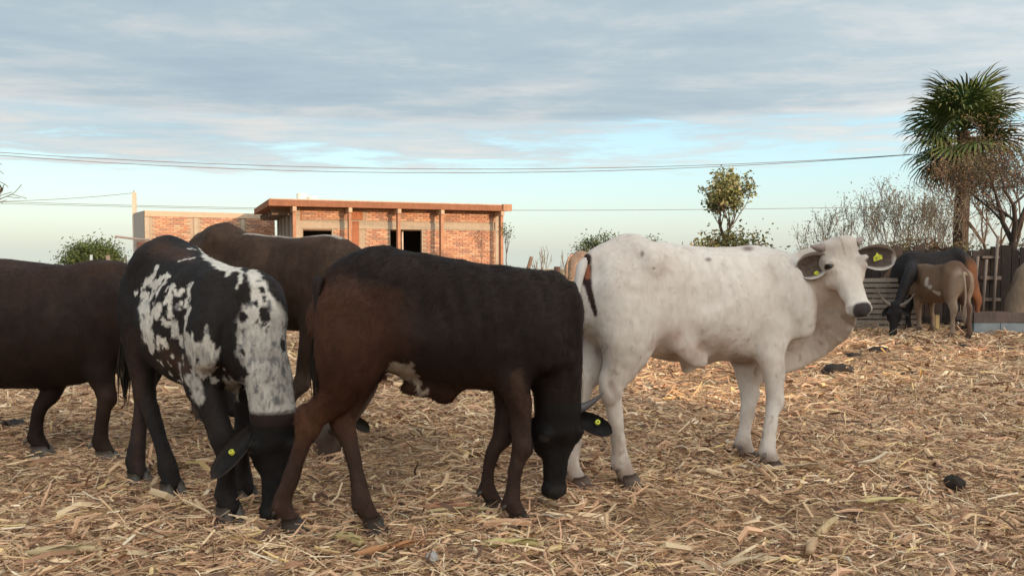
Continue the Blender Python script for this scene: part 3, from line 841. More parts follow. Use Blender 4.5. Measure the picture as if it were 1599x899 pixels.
# --- black and white calf, grazing towards the camera
def pied_coat(vs, wv, ishead, hd, hs, hu, tr):
    X, Y = to_px(wv)
    X = X + (vnoise(vs, 20, 71, 3) - .5) * 12 + (vnoise(vs, 60, 73, 2) - .5) * 5
    Y = Y + (vnoise(vs, 20, 75, 3) - .5) * 12 + (vnoise(vs, 60, 77, 2) - .5) * 5
    n = vnoise(vs, 22, 3, 3) - .5; nf = vnoise(vs, 60, 8, 2) - .5; nb = vnoise(vs, 6, 13, 3)
    c = np.tile(np.array((.0125, .0095, .0092)), (len(vs), 1))
    br = np.clip(caps(X, Y, [(250, 388, 22), (290, 400, 16)]), 0, 1) + np.clip(caps(X, Y, [(262, 552, 24), (295, 580, 16)]), 0, 1) + np.clip(caps(X, Y, [(205, 520, 18), (215, 600, 18), (215, 740, 16)]), 0, 1) * .45
    c = lerp(c, (.050, .026, .019), np.clip(br * 1.3 * (.4 + nb), 0, .9)[:, None])
    w = np.full(len(X), -9.0)
    Q_ = lambda L_, gr=1.0: [(180 + x / 3.456, 360 + y / 3.456, gr * r / 3.456) for x, y, r in L_]
    for p, a in ((((222, 200, 8), (205, 235, 12), (165, 290, 15), (152, 315, 10)), .4), (((165, 295, 14), (215, 285, 15), (245, 262, 11), (282, 240, 8)), .4),
                 (((165, 350, 14), (160, 420, 24), (165, 500, 26), (175, 570, 28), (195, 630, 16), (207, 660, 6)), .4),
                 (((315, 325, 11), (316, 345, 11)), .5), (((360, 320, 10), (345, 352, 12)), .6), (((407, 285, 8), (385, 320, 9), (397, 360, 9), (384, 388, 8)), .5), (((352, 395, 8), (328, 420, 10)), .5),
                 (((293, 398, 8), (302, 470, 9)), .5), (((232, 395, 9), (206, 455, 11), (203, 500, 9)), .7), (((250, 470, 12), (270, 510, 17), (318, 498, 17), (322, 565, 14)), .6),
                 (((240, 575, 9), (238, 640, 9)), .6), (((265, 598, 11), (277, 632, 10)), .6), (((380, 560, 12), (400, 600, 20)), .5),
                 (((392, 605, 22), (440, 650, 48), (465, 720, 34), (472, 775, 22)), .4), (((490, 522, 10), (492, 595, 13)), .4), (((488, 620, 24), (530, 682, 26), (520, 745, 16)), .4), (((557, 640, 9), (543, 705, 12)), .4),
                 (((405, 800, 30), (435, 850, 34), (445, 900, 34)), .3), (((500, 762, 7), (530, 812, 11)), .6),
                 (((398, 90, 4), (465, 106, 6)), .4), (((484, 140, 17), (540, 162, 28), (600, 192, 28), (665, 216, 13)), .35), (((590, 252, 7), (625, 222, 12)), .4), (((340, 172, 3), (425, 150, 4)), .6),
                 (((692, 232, 10), (668, 300, 11)), .5), (((742, 230, 22), (775, 300, 40), (800, 400, 62), (792, 500, 115), (795, 620, 120), (820, 740, 122), (850, 900, 130), (860, 1000, 130)), .22),
                 (((600, 785, 22), (642, 850, 34), (690, 900, 40)), .5)):
        w = np.maximum(w, caps(X, Y, Q_(p, 1.18)) + n * a * 1.3)
    flank = caps(X, Y, [(245, 465, 34), (300, 560, 52)])
    w = np.maximum(w, np.where(flank > 0, (vnoise(vs * (1, 1, .6), 26, 33, 3) - .63 + .10 * np.clip(flank, 0, 1)) * 14, -9))
    for p in (((697, 335, 34), (700, 362, 30)), ((795, 316, 16), (797, 322, 16)), ((800, 358, 7), (815, 380, 8)), ((760, 388, 10), (762, 408, 9)), ((803, 440, 24), (810, 470, 22)), ((770, 488, 9), (772, 494, 8)),
              ((690, 452, 20), (694, 458, 20)), ((655, 500, 14), (635, 570, 20), (640, 640, 16)), ((690, 543, 8), (691, 545, 8)), ((694, 650, 11), (697, 655, 11)), ((903, 600, 14), (908, 640, 14)),
              ((600, 680, 26), (640, 720, 22), (700, 775, 15)), ((690, 808, 9), (692, 810, 9)), ((785, 510, 7), (825, 508, 6)), ((455, 700, 7), (456, 705, 7)), ((440, 590, 5), (442, 600, 5)), ((600, 770, 12), (612, 790, 12))):
        w = np.minimum(w, -caps(X, Y, Q_(p, 1.2)) * 1.6 + n * .3)
    far = vs[:, 1] > .05                                     # the side turned away: patches of its own
    w = np.where(far & (vs[:, 0] < .45), (vnoise(vs, 5, 31, 3) - .55) * 6 + n, w)
    body = ~(ishead & (hd > -.03))
    legm = vs[:, 2] < tr[3, 2] - .07
    mw = np.clip(w * 4 + .3, 0, 1) * body * (~(legm & (vs[:, 2] < .50) & ~(vs[:, 0] > .52)))
    speck = np.clip(np.clip((vnoise(vs * (1, 1, .35), 120, 21, 2) - .50) * 5, 0, 1) * .5 + .30 + (vnoise(vs, 14, 23, 2) - .5) * .5, 0, .85) * np.clip((Y - 470) / 90, 0, 1) * (vs[:, 0] > .25)
    dots = np.clip((vnoise(vs, 34, 27, 2) - .68) * 14, 0, 1) * .9
    speck = np.maximum(speck, dots)
    white = lerp(np.tile((.56, .52, .47), (len(vs), 1)), (.10, .10, .11), speck[:, None])
    c = lerp(c, white, mw[:, None])
    c *= (1 + nf * .35)[:, None]
    m = ishead & (hd + (n * .12) > .02); c[m] = np.array((.0085, .0072, .0072)) * (1 + nf[m] * .4)[:, None]
    m = ishead & (hd > -.06) & (hd < .08); c[m] = lerp(c[m], (.03, .015, .013), .6)
    return c


def pied_extra(V, L, s, tr):
    V.sweep([(-.12, .03, .60), (-.10, .03, .52)], [.06, .035], [.08, .04], k=.05, side=(0, 1, 0))


TR2 = [(-0.60, 1.15, 0.90, 0.085), (-0.54, 1.25, 0.76, 0.15), (-0.42, 1.315, 0.66, 0.20), (-0.25, 1.30, 0.60, 0.23),
       (-0.03, 1.25, 0.56, 0.265), (0.16, 1.21, 0.55, 0.255), (0.31, 1.19, 0.57, 0.185), (0.43, 1.13, 0.61, 0.145), (0.51, 1.02, 0.70, 0.10)]
cow('black and white patched calf grazing toward the camera, black head hanging down', (-1.65, 3.95), -44,
    dict(HR=G(268, 772), HL=G(216, 755), FR=G(357, 810), FL=G(381, 782)),
    poll=at(428, 650, 3.46), face=(0, -.05, -1), normal=(.06, -1, .08), coat=pied_coat, s=1.0, trunk=TR2, head=.47, headw=1.13,
    neck=[at(402, 470, 3.66), at(410, 545, 3.57), at(422, 612, 3.53)], dew=.06, nr=((.15, .105, .10), (.17, .11, .09), (.22, .15, .10)),
    ears=[(-1, .29, .15, (-.60, -.62, -.72), (-.35, -.85, .4), (.013, .011, .010), (.028, .02, .018), (.25, .22, .20)),
          (1, .18, .11, (.35, .85, -.5), (.9, -.2, .1), (.013, .011, .010), (.02, .016, .015), (.012, .01, .01))],
    tags=[(-1, 'button', .52, -.05)],
    tail=([at(194, 440, 4.28), at(192, 490, 4.28), at(194, 560, 4.28)], (.06, .045, .035)), extra=pied_extra, res=.0105, fur=90000, furl=.55, dust_sheen=.08, legs=1.1, hoofcol=(.06, .05, .042))


# --- white zebu cross looking at the camera
def white_coat(vs, wv, ishead, hd, hs, hu, tr):
    X, Y = to_px(wv)
    n = vnoise(vs, 3.5, 3, 4); nf = vnoise(vs * (1, 1, .4), 50, 8, 3); nd = vnoise(vs, 12, 19, 4)
    c = np.tile(np.array((.62, .57, .53)), (len(vs), 1))
    c = lerp(c, (.50, .42, .37), np.clip((n - .44) * 2.4, 0, .6)[:, None])
    vein = np.clip(1 - np.abs(vnoise(vs * (1, 1, .45), 6, 41, 3) - .5) / .018, 0, 1) * (vs[:, 2] > .6)
    c = lerp(c, (.42, .34, .30), (vein * .25)[:, None])
    scuff = np.clip((vnoise(vs, 30, 43, 3) - .66) * 9, 0, 1) * np.clip((1.0 - vs[:, 2]) / .3, .15, 1)
    c = lerp(c, (.24, .17, .13), (scuff * .5)[:, None])
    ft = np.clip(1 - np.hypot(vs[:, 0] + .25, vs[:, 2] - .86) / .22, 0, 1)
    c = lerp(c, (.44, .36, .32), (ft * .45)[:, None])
    grey = np.clip((vs[:, 0] - .28) / .25, 0, 1) * np.clip((vs[:, 2] - .75) / .2, 0, 1) * (~ishead)
    c = lerp(c, (.36, .34, .33), (grey * .40 * (.5 + .4 * nd))[:, None])
    dirt = np.clip((nd - .60) * 5, 0, 1) * .28
    c = lerp(c, (.27, .20, .16), dirt[:, None])
    low = np.clip((.17 - vs[:, 2]) / .10, 0, 1)
    c = lerp(c, (.24, .18, .15), (low * .65)[:, None])
    st_ = np.clip((.52 - vs[:, 2]) / .35, 0, 1) * np.clip((nd - .42) * 5, 0, 1)
    c = lerp(c, (.30, .22, .175), (st_ * .55)[:, None])
    for (p, cc, k) in (([(1052, 560, 22), (1120, 545, 30)], (.36, .24, .19), .6), ([(1150, 560, 16), (1170, 565, 10)], (.25, .16, .13), .7),
                       ([(1058, 525, 16), (1020, 540, 12)], (.40, .27, .23), .6), ([(955, 600, 9), (965, 620, 8)], (.2, .13, .11), .6)):
        c = lerp(c, cc, (np.clip(caps(X, Y, p) * 1.6, 0, 1) * k * (.4 + nd))[:, None])
    v = np.clip(caps(X, Y, [(917, 402, 8), (914, 425, 11), (919, 450, 7), (930, 490, 4)]) * 3 + (nd - .5), 0, 1)
    back = (vs[:, 0] < -.25) & ~ishead
    c = lerp(c, (.035, .02, .018), (v * back)[:, None])
    v = np.clip(caps(X, Y, [(917, 415, 4), (918, 432, 5)]) * 3 + (nd - .5), 0, 1)
    c = lerp(c, (.25, .09, .05), (v * back)[:, None])
    # cleft between the thighs
    v = np.clip(caps(X, Y, [(180 + 742, 455, 3), (932, 500, 2)]) * 2, 0, .5)
    for sx, sy, a, b in ((1168, 388, 9, 4), (1106, 405, 5, 3), (1021, 418, 3, 2), (1003, 396, 3, 5)):
        v = np.clip(1.4 - np.hypot((X - sx) / a, (Y - sy) / b), 0, 1)
        c = lerp(c, (.12, .07, .06), (v * .8 * (vs[:, 2] > .9) * ~ishead)[:, None])
    c *= (.93 + .14 * nf)[:, None]
    # forehead: warm dusky hair with a parting
    m = ishead & (hd < .42) & (hu > -.06)
    f = np.clip((.40 - hd) / .15, 0, 1) * (.3 + .5 * nd) * m
    c = lerp(c, (.38, .32, .28), f[:, None])
    part = np.clip(1 - np.abs(hs + (nd - .5) * .015) / .004, 0, 1) * (hd < .22) * m
    c = lerp(c, (.16, .12, .11), (part * .6)[:, None])
    jaw = ishead & (hu < -.09)
    c[jaw] = lerp(c[jaw], (.42, .30, .22), .45)
    m = ishead & (hd > .90) & (np.abs(hs) < .06); c[m] = lerp(c[m], (.20, .17, .16), .5)
    return c


def white_extra(V, L, s, tr):
    V.sweep([(.04, 0, .70), (-.02, 0, .63), (-.05, 0, .585)], [.06, .035, .02], [.10, .06, .03], k=.07, side=(0, 1, 0))
    # fold of the flank
    for sg in (-1, 1):
        V.sweep([(-.28, sg * .16, .86), (-.16, sg * .17, .70), (-.02, sg * .12, .64)], [.03, .03, .02], [.05, .05, .03], k=.06, side=(0, 1, 0))
        V.ell((-.22, sg * .27, 1.02), (.12, .035, .12), k=.08, sub=True)


TR5 = [(-0.70, 1.245, 0.95, 0.09), (-0.64, 1.305, 0.82, 0.17), (-0.50, 1.322, 0.72, 0.225), (-0.30, 1.312, 0.68, 0.225),
       (-0.05, 1.292, 0.66, 0.235), (0.20, 1.285, 0.625, 0.235), (0.42, 1.285, 0.61, 0.19), (0.59, 1.23, 0.65, 0.15), (0.69, 1.12, 0.75, 0.10)]
EY = (.085, .062, .052)
cow('white zebu calf standing side on, turned to look at the camera, yellow ear tag', (1.03, 4.30), 24,
    dict(HR=G(978, 760), HL=G(900, 764), FR=G(1202, 738), FL=G(1165, 724)),
    poll=at(1311, 377, 4.42), face=(.10, -.20, -.50), normal=(.10, -.93, .33), coat=white_coat, s=1.08, trunk=TR5, head=.43, headw=1.30, mat=M_WHIDE,
    neck=[at(1246, 448, 4.63), at(1282, 424, 4.56)], dew=.17, nr=((.175, .15, .10), (.22, .17, .09), (.29, .21, .085)), nk=.10,
    horns=[(1, .068, 1, .42, .0, .1), (-1, .070, 1, .25, .0, .1)], hornr=.028,
    ears=[(-1, .19, .20, (-.92, -.15, -.30), (-.15, -.95, .05), EY, (.50, .45, .42), (.5, .47, .44)),
          (1, .235, .20, (.98, -.06, -.04), (.10, -.98, .0), (.09, .07, .062), (.50, .45, .42), (.5, .47, .44))],
    tags=[(1, 'plate', .50, .0), (-1, 'button', .45, .5)],
    tail=([at(905, 432, 3.95), at(899, 490, 3.89), at(900, 575, 3.86)], (.50, .46, .43)), tuft=(.40, .35, .31), extra=white_extra, hoofcol=(.12, .095, .085), res=.0105, hips=1.15, earat=.21, pollw=1.22, legs=.92, hornc=(.26, .20, .18), muzzlecol=(.045, .038, .04), fur=90000, furl=.5)


# --- large brown cow at the left edge
TR1 = [(-1.00, 1.10, 0.75, 0.10), (-0.92, 1.22, 0.62, 0.18), (-0.72, 1.27, 0.50, 0.26), (-0.45, 1.235, 0.44, 0.31),
       (-0.15, 1.20, 0.42, 0.33), (0.12, 1.18, 0.44, 0.30), (0.32, 1.21, 0.50, 0.24), (0.48, 1.16, 0.55, 0.18), (0.60, 1.04, 0.64, 0.13)]
c1 = G(150, 722)
cow('large dark brown cow cut off by the left edge, head behind the patched calf', (-2.84, 4.66), 8,
    dict(HR=(-3.80, 4.45), HL=(-3.72, 4.85), FR=G(163, 720), FL=G(62, 712)), lshift=dict(FL=-.33),
    poll=(-1.95, 5.02, .62), face=(.30, .05, -1), normal=(1, 0, .3), coat=dark_coat((.0155, .0078, .0060), (.050, .023, .014), lambda v, w: np.clip((v[:, 2] - .9) * 1.2, -.2, .4) + np.clip((.62 - v[:, 2]) * 1.5, 0, .3)),
    s=1.0, trunk=TR1, head=.45, neck=[(-2.18, 4.80, .88)], dew=.06, legs=1.0, dust_sheen=.14, fur=60000, res=.014,
    ears=[(1, .18, .1, (.3, .8, -.5), (.8, -.4, .2), (.01, .01, .01), (.02, .015, .012), (.02, .015, .012)), (-1, .18, .1, (-.3, -.8, -.5), (.8, -.4, .2), (.01, .01, .01), (.02, .015, .012), (.02, .015, .012))])


# --- grey brown cow behind
def grey_coat(vs, wv, ishead, hd, hs, hu, tr):
    n = vnoise(vs, 4, 3, 4); n2 = vnoise(vs * (1, 1, .3), 40, 5, 2)
    c = np.tile(np.array((.029, .0150, .0095)), (len(vs), 1))
    ribs = np.clip((n - .35) * 2, 0, 1) * np.clip((vs[:, 2] - .95) / .2, 0, 1)
    c = lerp(c, (.082, .047, .030), (ribs * .9)[:, None])
    crest = np.clip(1 - np.abs(vs[:, 1]) / .06, 0, 1) * (vs[:, 2] > 1.15) * (vs[:, 0] > -.25) * (vs[:, 0] < .5)
    c = lerp(c, (.42, .36, .31), np.clip(crest * 2.2, 0, .85)[:, None])
    low = np.clip((.55 - vs[:, 2]) / .3, 0, 1)
    c = lerp(c, (.13, .095, .08), (low * .8)[:, None])
    c *= (0.7 + .6 * n2)[:, None]
    m = ishead & (hd > .8); c[m] = (.22, .17, .15)
    return c


TR3 = [(-0.72, 1.20, 0.95, 0.10), (-0.66, 1.30, 0.84, 0.17), (-0.52, 1.43, 0.78, 0.215), (-0.34, 1.395, 0.74, 0.235),
       (-0.08, 1.37, 0.73, 0.26), (0.17, 1.355, 0.72, 0.255), (0.38, 1.375, 0.72, 0.20), (0.54, 1.32, 0.76, 0.16), (0.66, 1.20, 0.84, 0.12)]
cow('grey brown cow with bony hips and pale spine standing behind the patched calf', (-1.60, 5.22), -18,
    dict(HR=G(318, 664), HL=(-2.35, 5.75), FR=G(452, 692), FL=(-1.15, 5.35)),
    poll=at(548, 640, 4.62), face=(-.30, -.2, -.9), normal=(.8, -.5, -.2), coat=grey_coat, s=1.08, trunk=TR3, head=.46,
    neck=[at(575, 470, 4.82), at(578, 560, 4.70)], dew=.08, hips=1.5, dust_sheen=.18, fur=60000, res=.013,
    ears=[(1, .18, .1, (.6, .6, -.5), (.8, -.4, .2), (.02, .015, .01), (.03, .02, .015), (.04, .03, .02)), (-1, .15, .1, (-.3, .3, -.8), (.8, -.4, .2), (.02, .015, .01), (.03, .02, .015), (.04, .03, .02))])


# --- two cattle at the far fence
def blackred(vs, wv, ishead, hd, hs, hu, tr):
    n = vnoise(vs, 6, 3, 3)
    c = np.tile(np.array((.011, .009, .010)), (len(vs), 1))
    m = np.clip((-.38 - vs[:, 0]) / .10, 0, 1) * np.clip((1.22 - vs[:, 2]) / .15, 0, 1) * (.5 + n)
    return lerp(c, (.17, .065, .028), np.clip(m, 0, 1)[:, None])


def tan_coat(vs, wv, ishead, hd, hs, hu, tr):
    n = vnoise(vs, 5, 3, 4); X, Y = to_px(wv)
    c = np.tile(np.array((.145, .092, .06)), (len(vs), 1))
    m = np.clip((vs[:, 2] - .95) / .15, 0, 1) * np.clip(1.3 - np.abs(vs[:, 0] + .1) / .35, 0, 1)
    c = lerp(c, (.085, .052, .036), np.clip(m * (.4 + n), 0, 1)[:, None])
    m = np.clip((-.42 - vs[:, 0]) / .1, 0, 1) + np.clip((.58 - vs[:, 2]) / .15, 0, 1)
    c = lerp(c, (.27, .20, .15), np.clip(m, 0, .8)[:, None])
    cen = np.clip(1 - np.abs(vs[:, 1]) / .07, 0, 1) * (vs[:, 0] < -.3) * (vs[:, 2] < 1.15)
    c = lerp(c, (.10, .055, .04), np.clip(cen * 1.5, 0, .9)[:, None])
    w = caps(X, Y, [(1448, 435, 3), (1446, 445, 3)]); w = np.maximum(w, caps(X, Y, [(1452, 448, 4), (1466, 458, 4)]))
    c = lerp(c, (.38, .33, .29), (np.clip(w * 3, 0, 1) * (vnoise(vs, 20, 3, 2) > .35))[:, None])
    return c


cow('black cow with rust brown hindquarters, pale horns and head down by the pallet fence', (6.74, 12.15), 186,
    dict(HR=(7.32, 12.2), HL=(7.26, 11.85), FR=(6.20, 12.2), FL=(6.22, 11.9)),
    poll=at(1398, 474, 11.25), face=(-.12, -.12, -.95), normal=(-.45, -.85, .1), coat=blackred, s=1.0, head=.46,
    trunk=[(x * 1.08, t + .04, b + .02, w) for x, t, b, w in TRUNK],
    neck=[at(1420, 428, 11.5)], dew=.04, res=.02, nr=((.12, .075, .06), (.15, .09, .07), (.20, .11, .07)),
    horns=[(1, .22, 1, .4, .15, .8), (-1, .22, 1, .4, .15, .8)], hornr=.028,
    ears=[(1, .17, .1, (.75, -.1, -.6), (.1, -.9, .1), (.01, .01, .01), (.02, .02, .02), (.015, .015, .015)), (-1, .17, .1, (-.6, -.1, -.75), (-.1, -.9, .1), (.01, .01, .01), (.02, .02, .02), (.015, .015, .015))], eyes=False)
cow('tan calf with small white flank mark and pale tail, seen from behind', (6.42, 11.42), 101,
    dict(HR=G(1511, 531), HL=G(1484, 530), FR=(6.58, 11.85), FL=(6.36, 11.83)),
    poll=(6.1, 12.45, .75), face=(-.3, .5, -.8), normal=(-.3, .8, .3), coat=tan_coat, s=.88, head=.40,
    neck=[(6.2, 12.15, 1.0)], dew=.05, res=.018, mat=M_WHIDE,
    ears=[(1, .16, .1, (.6, .6, -.4), (-.8, .4, .2), (.05, .03, .02), (.2, .15, .1), (.2, .14, .1)), (-1, .16, .1, (-.6, -.6, -.4), (-.8, .4, .2), (.05, .03, .02), (.2, .15, .1), (.2, .14, .1))],
    tail=([at(1505, 428, 10.70), at(1508, 460, 10.66), at(1506, 484, 10.66)], (.30, .23, .17)), tuft=(.25, .19, .15), eyes=False)
cow('tan cow mostly hidden behind the white calf, only its rump showing', (1.62, 14.2), 10,
    dict(HR=(1.15, 14.0), HL=(1.15, 14.35), FR=(2.05, 14.1), FL=(2.05, 14.45)),
    poll=(2.55, 14.4, 1.1), face=(1, 0, -.6), normal=(.5, 0, .85), coat=dark_coat((.22, .15, .11), (.30, .23, .18), lambda v, w: (v[:, 0] < -.4) * .5, head=None),
    s=1.0, head=.42, dew=.05, res=.022, tail=([at(893, 398, 13.8), at(886, 410, 13.7), at(885, 450, 13.65), at(886, 472, 13.65)], (.3, .2, .15)), eyes=False)

# ------------------------------------------------------------------ ground and litter
def gh(x, y):
    x = np.asarray(x, float); y = np.asarray(y, float)
    P = np.column_stack([x.ravel(), y.ravel(), np.zeros(x.size)])
    near = np.clip((16 - P[:, 1]) / 4, 0.0, 1)
    h = (vnoise(P, 1.1, 41, 3) - .5) * .09 + (vnoise(P, 5.0, 47, 3) - .5) * .05
    return (h * near - .005 - .021 * np.clip(P[:, 1] - 33, 0, None)).reshape(x.shape)


def axis(a, b, step, far_lo, far_hi):
    mid = np.arange(a, b, step)
    lo = [];  v = a; st = step
    while v > far_lo: st *= 1.35; v -= st; lo.append(v)
    hi = []; v = mid[-1]; st = step
    while v < far_hi: st *= 1.35; v += st; hi.append(v)
    return np.array(lo[::-1] + list(mid) + hi)


gx = axis(-7, 9.5, .05, -900, 900); gy = axis(1.2, 15, .05, -300, 1600)
X, Y = np.meshgrid(gx, gy, indexing='ij')
Z = gh(X, Y)
V = np.column_stack([X.ravel(), Y.ravel(), Z.ravel()])
nx_, ny_ = X.shape
I = np.arange(nx_ * ny_).reshape(nx_, ny_)
Q = np.stack([I[:-1, :-1].ravel(), I[1:, :-1].ravel(), I[1:, 1:].ravel(), I[:-1, 1:].ravel()], 1)
nn = vnoise(V, 3, 5, 3)[:, None]
gc = lerp((.26, .165, .10), (.44, .30, .19), nn)
far_ = np.clip((V[:, 1] - 15) / 6, 0, 1)[:, None]
gc = lerp(gc, (.30, .23, .15), far_)


def ground_mat():
    m = bpy.data.materials.new('trampled_litter'); m.use_nodes = True
    t = NT(m.node_tree)
    vc = t.n('ShaderNodeVertexColor', layer_name='Col').outputs[0]
    tc = t.n('ShaderNodeTexCoord').outputs['Object']
    cols = []; hs = []
    wrp = t.n('ShaderNodeTexNoise', {'Vector': tc, 'Scale': 6.0, 'Detail': 2}).outputs['Color']
    tc = t.n('ShaderNodeVectorMath', {0: tc, 1: t.n('ShaderNodeVectorMath', {0: wrp, 1: (.35, .35, .35)}, operation='MULTIPLY').outputs[0]}, operation='ADD').outputs[0]
    for ang, sc in ((.1, 60), (.9, 75), (-.7, 66)):
        mp = t.n('ShaderNodeMapping', {'Vector': tc, 'Rotation': (0, 0, ang), 'Scale': (1, .13, 1)}).outputs[0]
        v = t.n('ShaderNodeTexVoronoi', {'Vector': mp, 'Scale': sc, 'Randomness': 1.0})
        cols.append(v.outputs['Color']); hs.append(v.outputs['Distance'])
    g = t.mix(0.5, t.mix(.5, cols[0], cols[1]), cols[2])
    bw = t.n('ShaderNodeRGBToBW', {0: g}).outputs[0]
    r = t.ramp(bw, [(.25, (.3, .28, .26)), (.5, (.9, .86, .8)), (.75, (1.9, 1.75, 1.55))])
    c = t.mix(1.0, vc, r, 'MULTIPLY')
    bp = t.n('ShaderNodeBump', {'Height': bw, 'Strength': .6, 'Distance': .02})
    b = t.n('ShaderNodeBsdfPrincipled', {'Base Color': c, 'Roughness': .9, 'Normal': bp.outputs[0], 'Specular IOR Level': .1})
    t.n('ShaderNodeOutputMaterial', {0: b.outputs[0]})
    return m


ground = link('ground', mesh_np('ground', V, quads=Q, colors=gc, smooth=True), ground_mat())
ground['kind'] = 'structure'

PAL = np.array([(.78, .59, .38), (.69, .475, .285), (.68, .42, .265), (.55, .33, .20), (.34, .19, .115), (.14, .080, .054), (.75, .54, .26), (.87, .74, .55)])
PW = np.array([.16, .18, .16, .15, .15, .11, .05, .04])


def litter(name, n, y0, y1, lmin, lmax, wmin, wmax, stack, label_off=0, curl=.25, seed=1, margin=1.3, flat=False):
    g = np.random.default_rng(seed)
    y = np.sqrt(g.uniform(y0 * y0, y1 * y1, n))
    x = g.uniform(-1, 1, n) * (y * .70 + margin)
    # loose heaps and worn hollows
    P = np.column_stack([x, y, np.zeros(n)])
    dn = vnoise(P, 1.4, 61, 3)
    keep = g.uniform(0, 1, n) < np.clip((dn - .20) * 3.2, .45, 1)
    x, y, P, dn = x[keep], y[keep], P[keep], dn[keep]; n = len(x)
    L = lmin * (lmax / lmin) ** (g.uniform(0, 1, n) ** 1.5); W_ = wmin * (wmax / wmin) ** (g.uniform(0, 1, n) ** 1.6)
    yaw = g.normal(0.15, .95, n); tilt = g.normal(0, .16, n); tilt = np.where(g.uniform(0, 1, n) < .04, g.uniform(-.8, .8, n), tilt)
    roll = g.normal(0, .6, n)
    z = gh(x, y) + g.uniform(0, 1, n) ** 1.6 * stack + np.abs(np.sin(tilt)) * L * .42
    d = np.column_stack([np.cos(yaw) * np.cos(tilt), np.sin(yaw) * np.cos(tilt), np.sin(tilt)])
    h = np.column_stack([-np.sin(yaw), np.cos(yaw), np.zeros(n)])
    u = np.cross(d, h)
    wv_ = h * np.cos(roll)[:, None] + u * np.sin(roll)[:, None]; nv_ = np.cross(d, wv_)
    C = np.column_stack([x, y, z])
    bend = g.normal(0, curl, n) * L * .22; bl = g.normal(0, curl, n) * L * .25
    vs = []
    for t in (-1, 0, 1):
        c = C + d * (t * L * .5)[:, None] + (u * bend[:, None] + h * bl[:, None]) * (1 - t * t)
        ww = W_ * .5 * (1 if t == 0 else g.uniform(.35, 1, n))
        for sgn in ((-1, 1) if flat else (-1, 0, 1)):
            vs.append(c + wv_ * (sgn * ww)[:, None] + nv_ * (W_ * .28 * (1 - abs(sgn)))[:, None])
    Vv = np.stack(vs, 1).reshape(-1, 3)
    m9 = 6 if flat else 9
    base = (np.arange(n) * m9)[:, None]
    qs = np.concatenate([base + np.array(q) for q in (((0, 2, 3, 1), (2, 4, 5, 3)) if flat else ((0, 3, 4, 1), (1, 4, 5, 2), (3, 6, 7, 4), (4, 7, 8, 5)))])
    w0 = PW / PW.sum()
    k = g.choice(len(PAL), n, p=w0)
    c = PAL[k] * g.uniform(.75, 1.2, n)[:, None]
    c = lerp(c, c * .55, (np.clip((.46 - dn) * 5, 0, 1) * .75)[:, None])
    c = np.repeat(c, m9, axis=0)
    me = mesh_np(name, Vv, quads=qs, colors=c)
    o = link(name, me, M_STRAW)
    tag(o, 'chopped dry corn stalks and husks strewn over the yard', 'straw'); o['kind'] = 'stuff'
    return o


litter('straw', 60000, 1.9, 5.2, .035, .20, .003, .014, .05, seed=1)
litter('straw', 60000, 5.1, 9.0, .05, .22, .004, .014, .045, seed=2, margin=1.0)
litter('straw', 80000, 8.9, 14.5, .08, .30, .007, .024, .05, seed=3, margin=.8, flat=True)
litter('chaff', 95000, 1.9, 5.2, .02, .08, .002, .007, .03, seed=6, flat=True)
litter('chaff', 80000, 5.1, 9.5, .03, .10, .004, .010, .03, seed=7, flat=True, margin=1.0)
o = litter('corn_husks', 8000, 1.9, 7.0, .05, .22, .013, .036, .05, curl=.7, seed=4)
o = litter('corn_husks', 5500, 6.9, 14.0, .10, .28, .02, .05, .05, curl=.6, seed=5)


def stalk(px, py, ln, ang, r, col, label, split=False, z=.035):
    p = G(px, py); root = empty('corn_stalk', (p.x, p.y, float(gh([p.x], [p.y])[0]) + z), R(ang))
    tag(root, label, 'corn stalk', 'large corn stalk pieces')
    mb = MB(); n = 9
    pts = [(ln * (t - .5), math.sin(t * 2.6) * ln * .04, math.sin(t * 3.1) * .012 - .004) for t in np.linspace(0, 1, n)]
    rr = [r * (1.28 if i in (2, 6) else 1) * random.uniform(.9, 1.1) for i in range(n)]
    mb.tube(pts, rr, 8, col, rough=.12)
    mb.build('stem', M_STRAW, root, True)
    m2 = MB()
    for k in range(2 + int(split)):
        a = random.uniform(-.5, .5); x0 = ln * random.uniform(-.3, .2)
        p0 = Vector((x0, 0, r * .9)); q = Vector((math.cos(a), math.sin(a) * .7, .10)) * ln * .42; sd_ = Vector((-q.y, q.x, 0)).normalized() * r * 1.1
        vv = [p0 - sd_ * .6, p0 + sd_ * .6, p0 + q * .5 - sd_ + Vector((0, 0, .012)), p0 + q * .5 + sd_ + Vector((0, 0, .004)), p0 + q - sd_ * .1, p0 + q + sd_ * .1]
        m2.add(vv, [(0, 1, 3, 2), (2, 3, 5, 4)], tuple(x * 1.1 for x in col))
    m2.build('husk', M_STRAW, root)


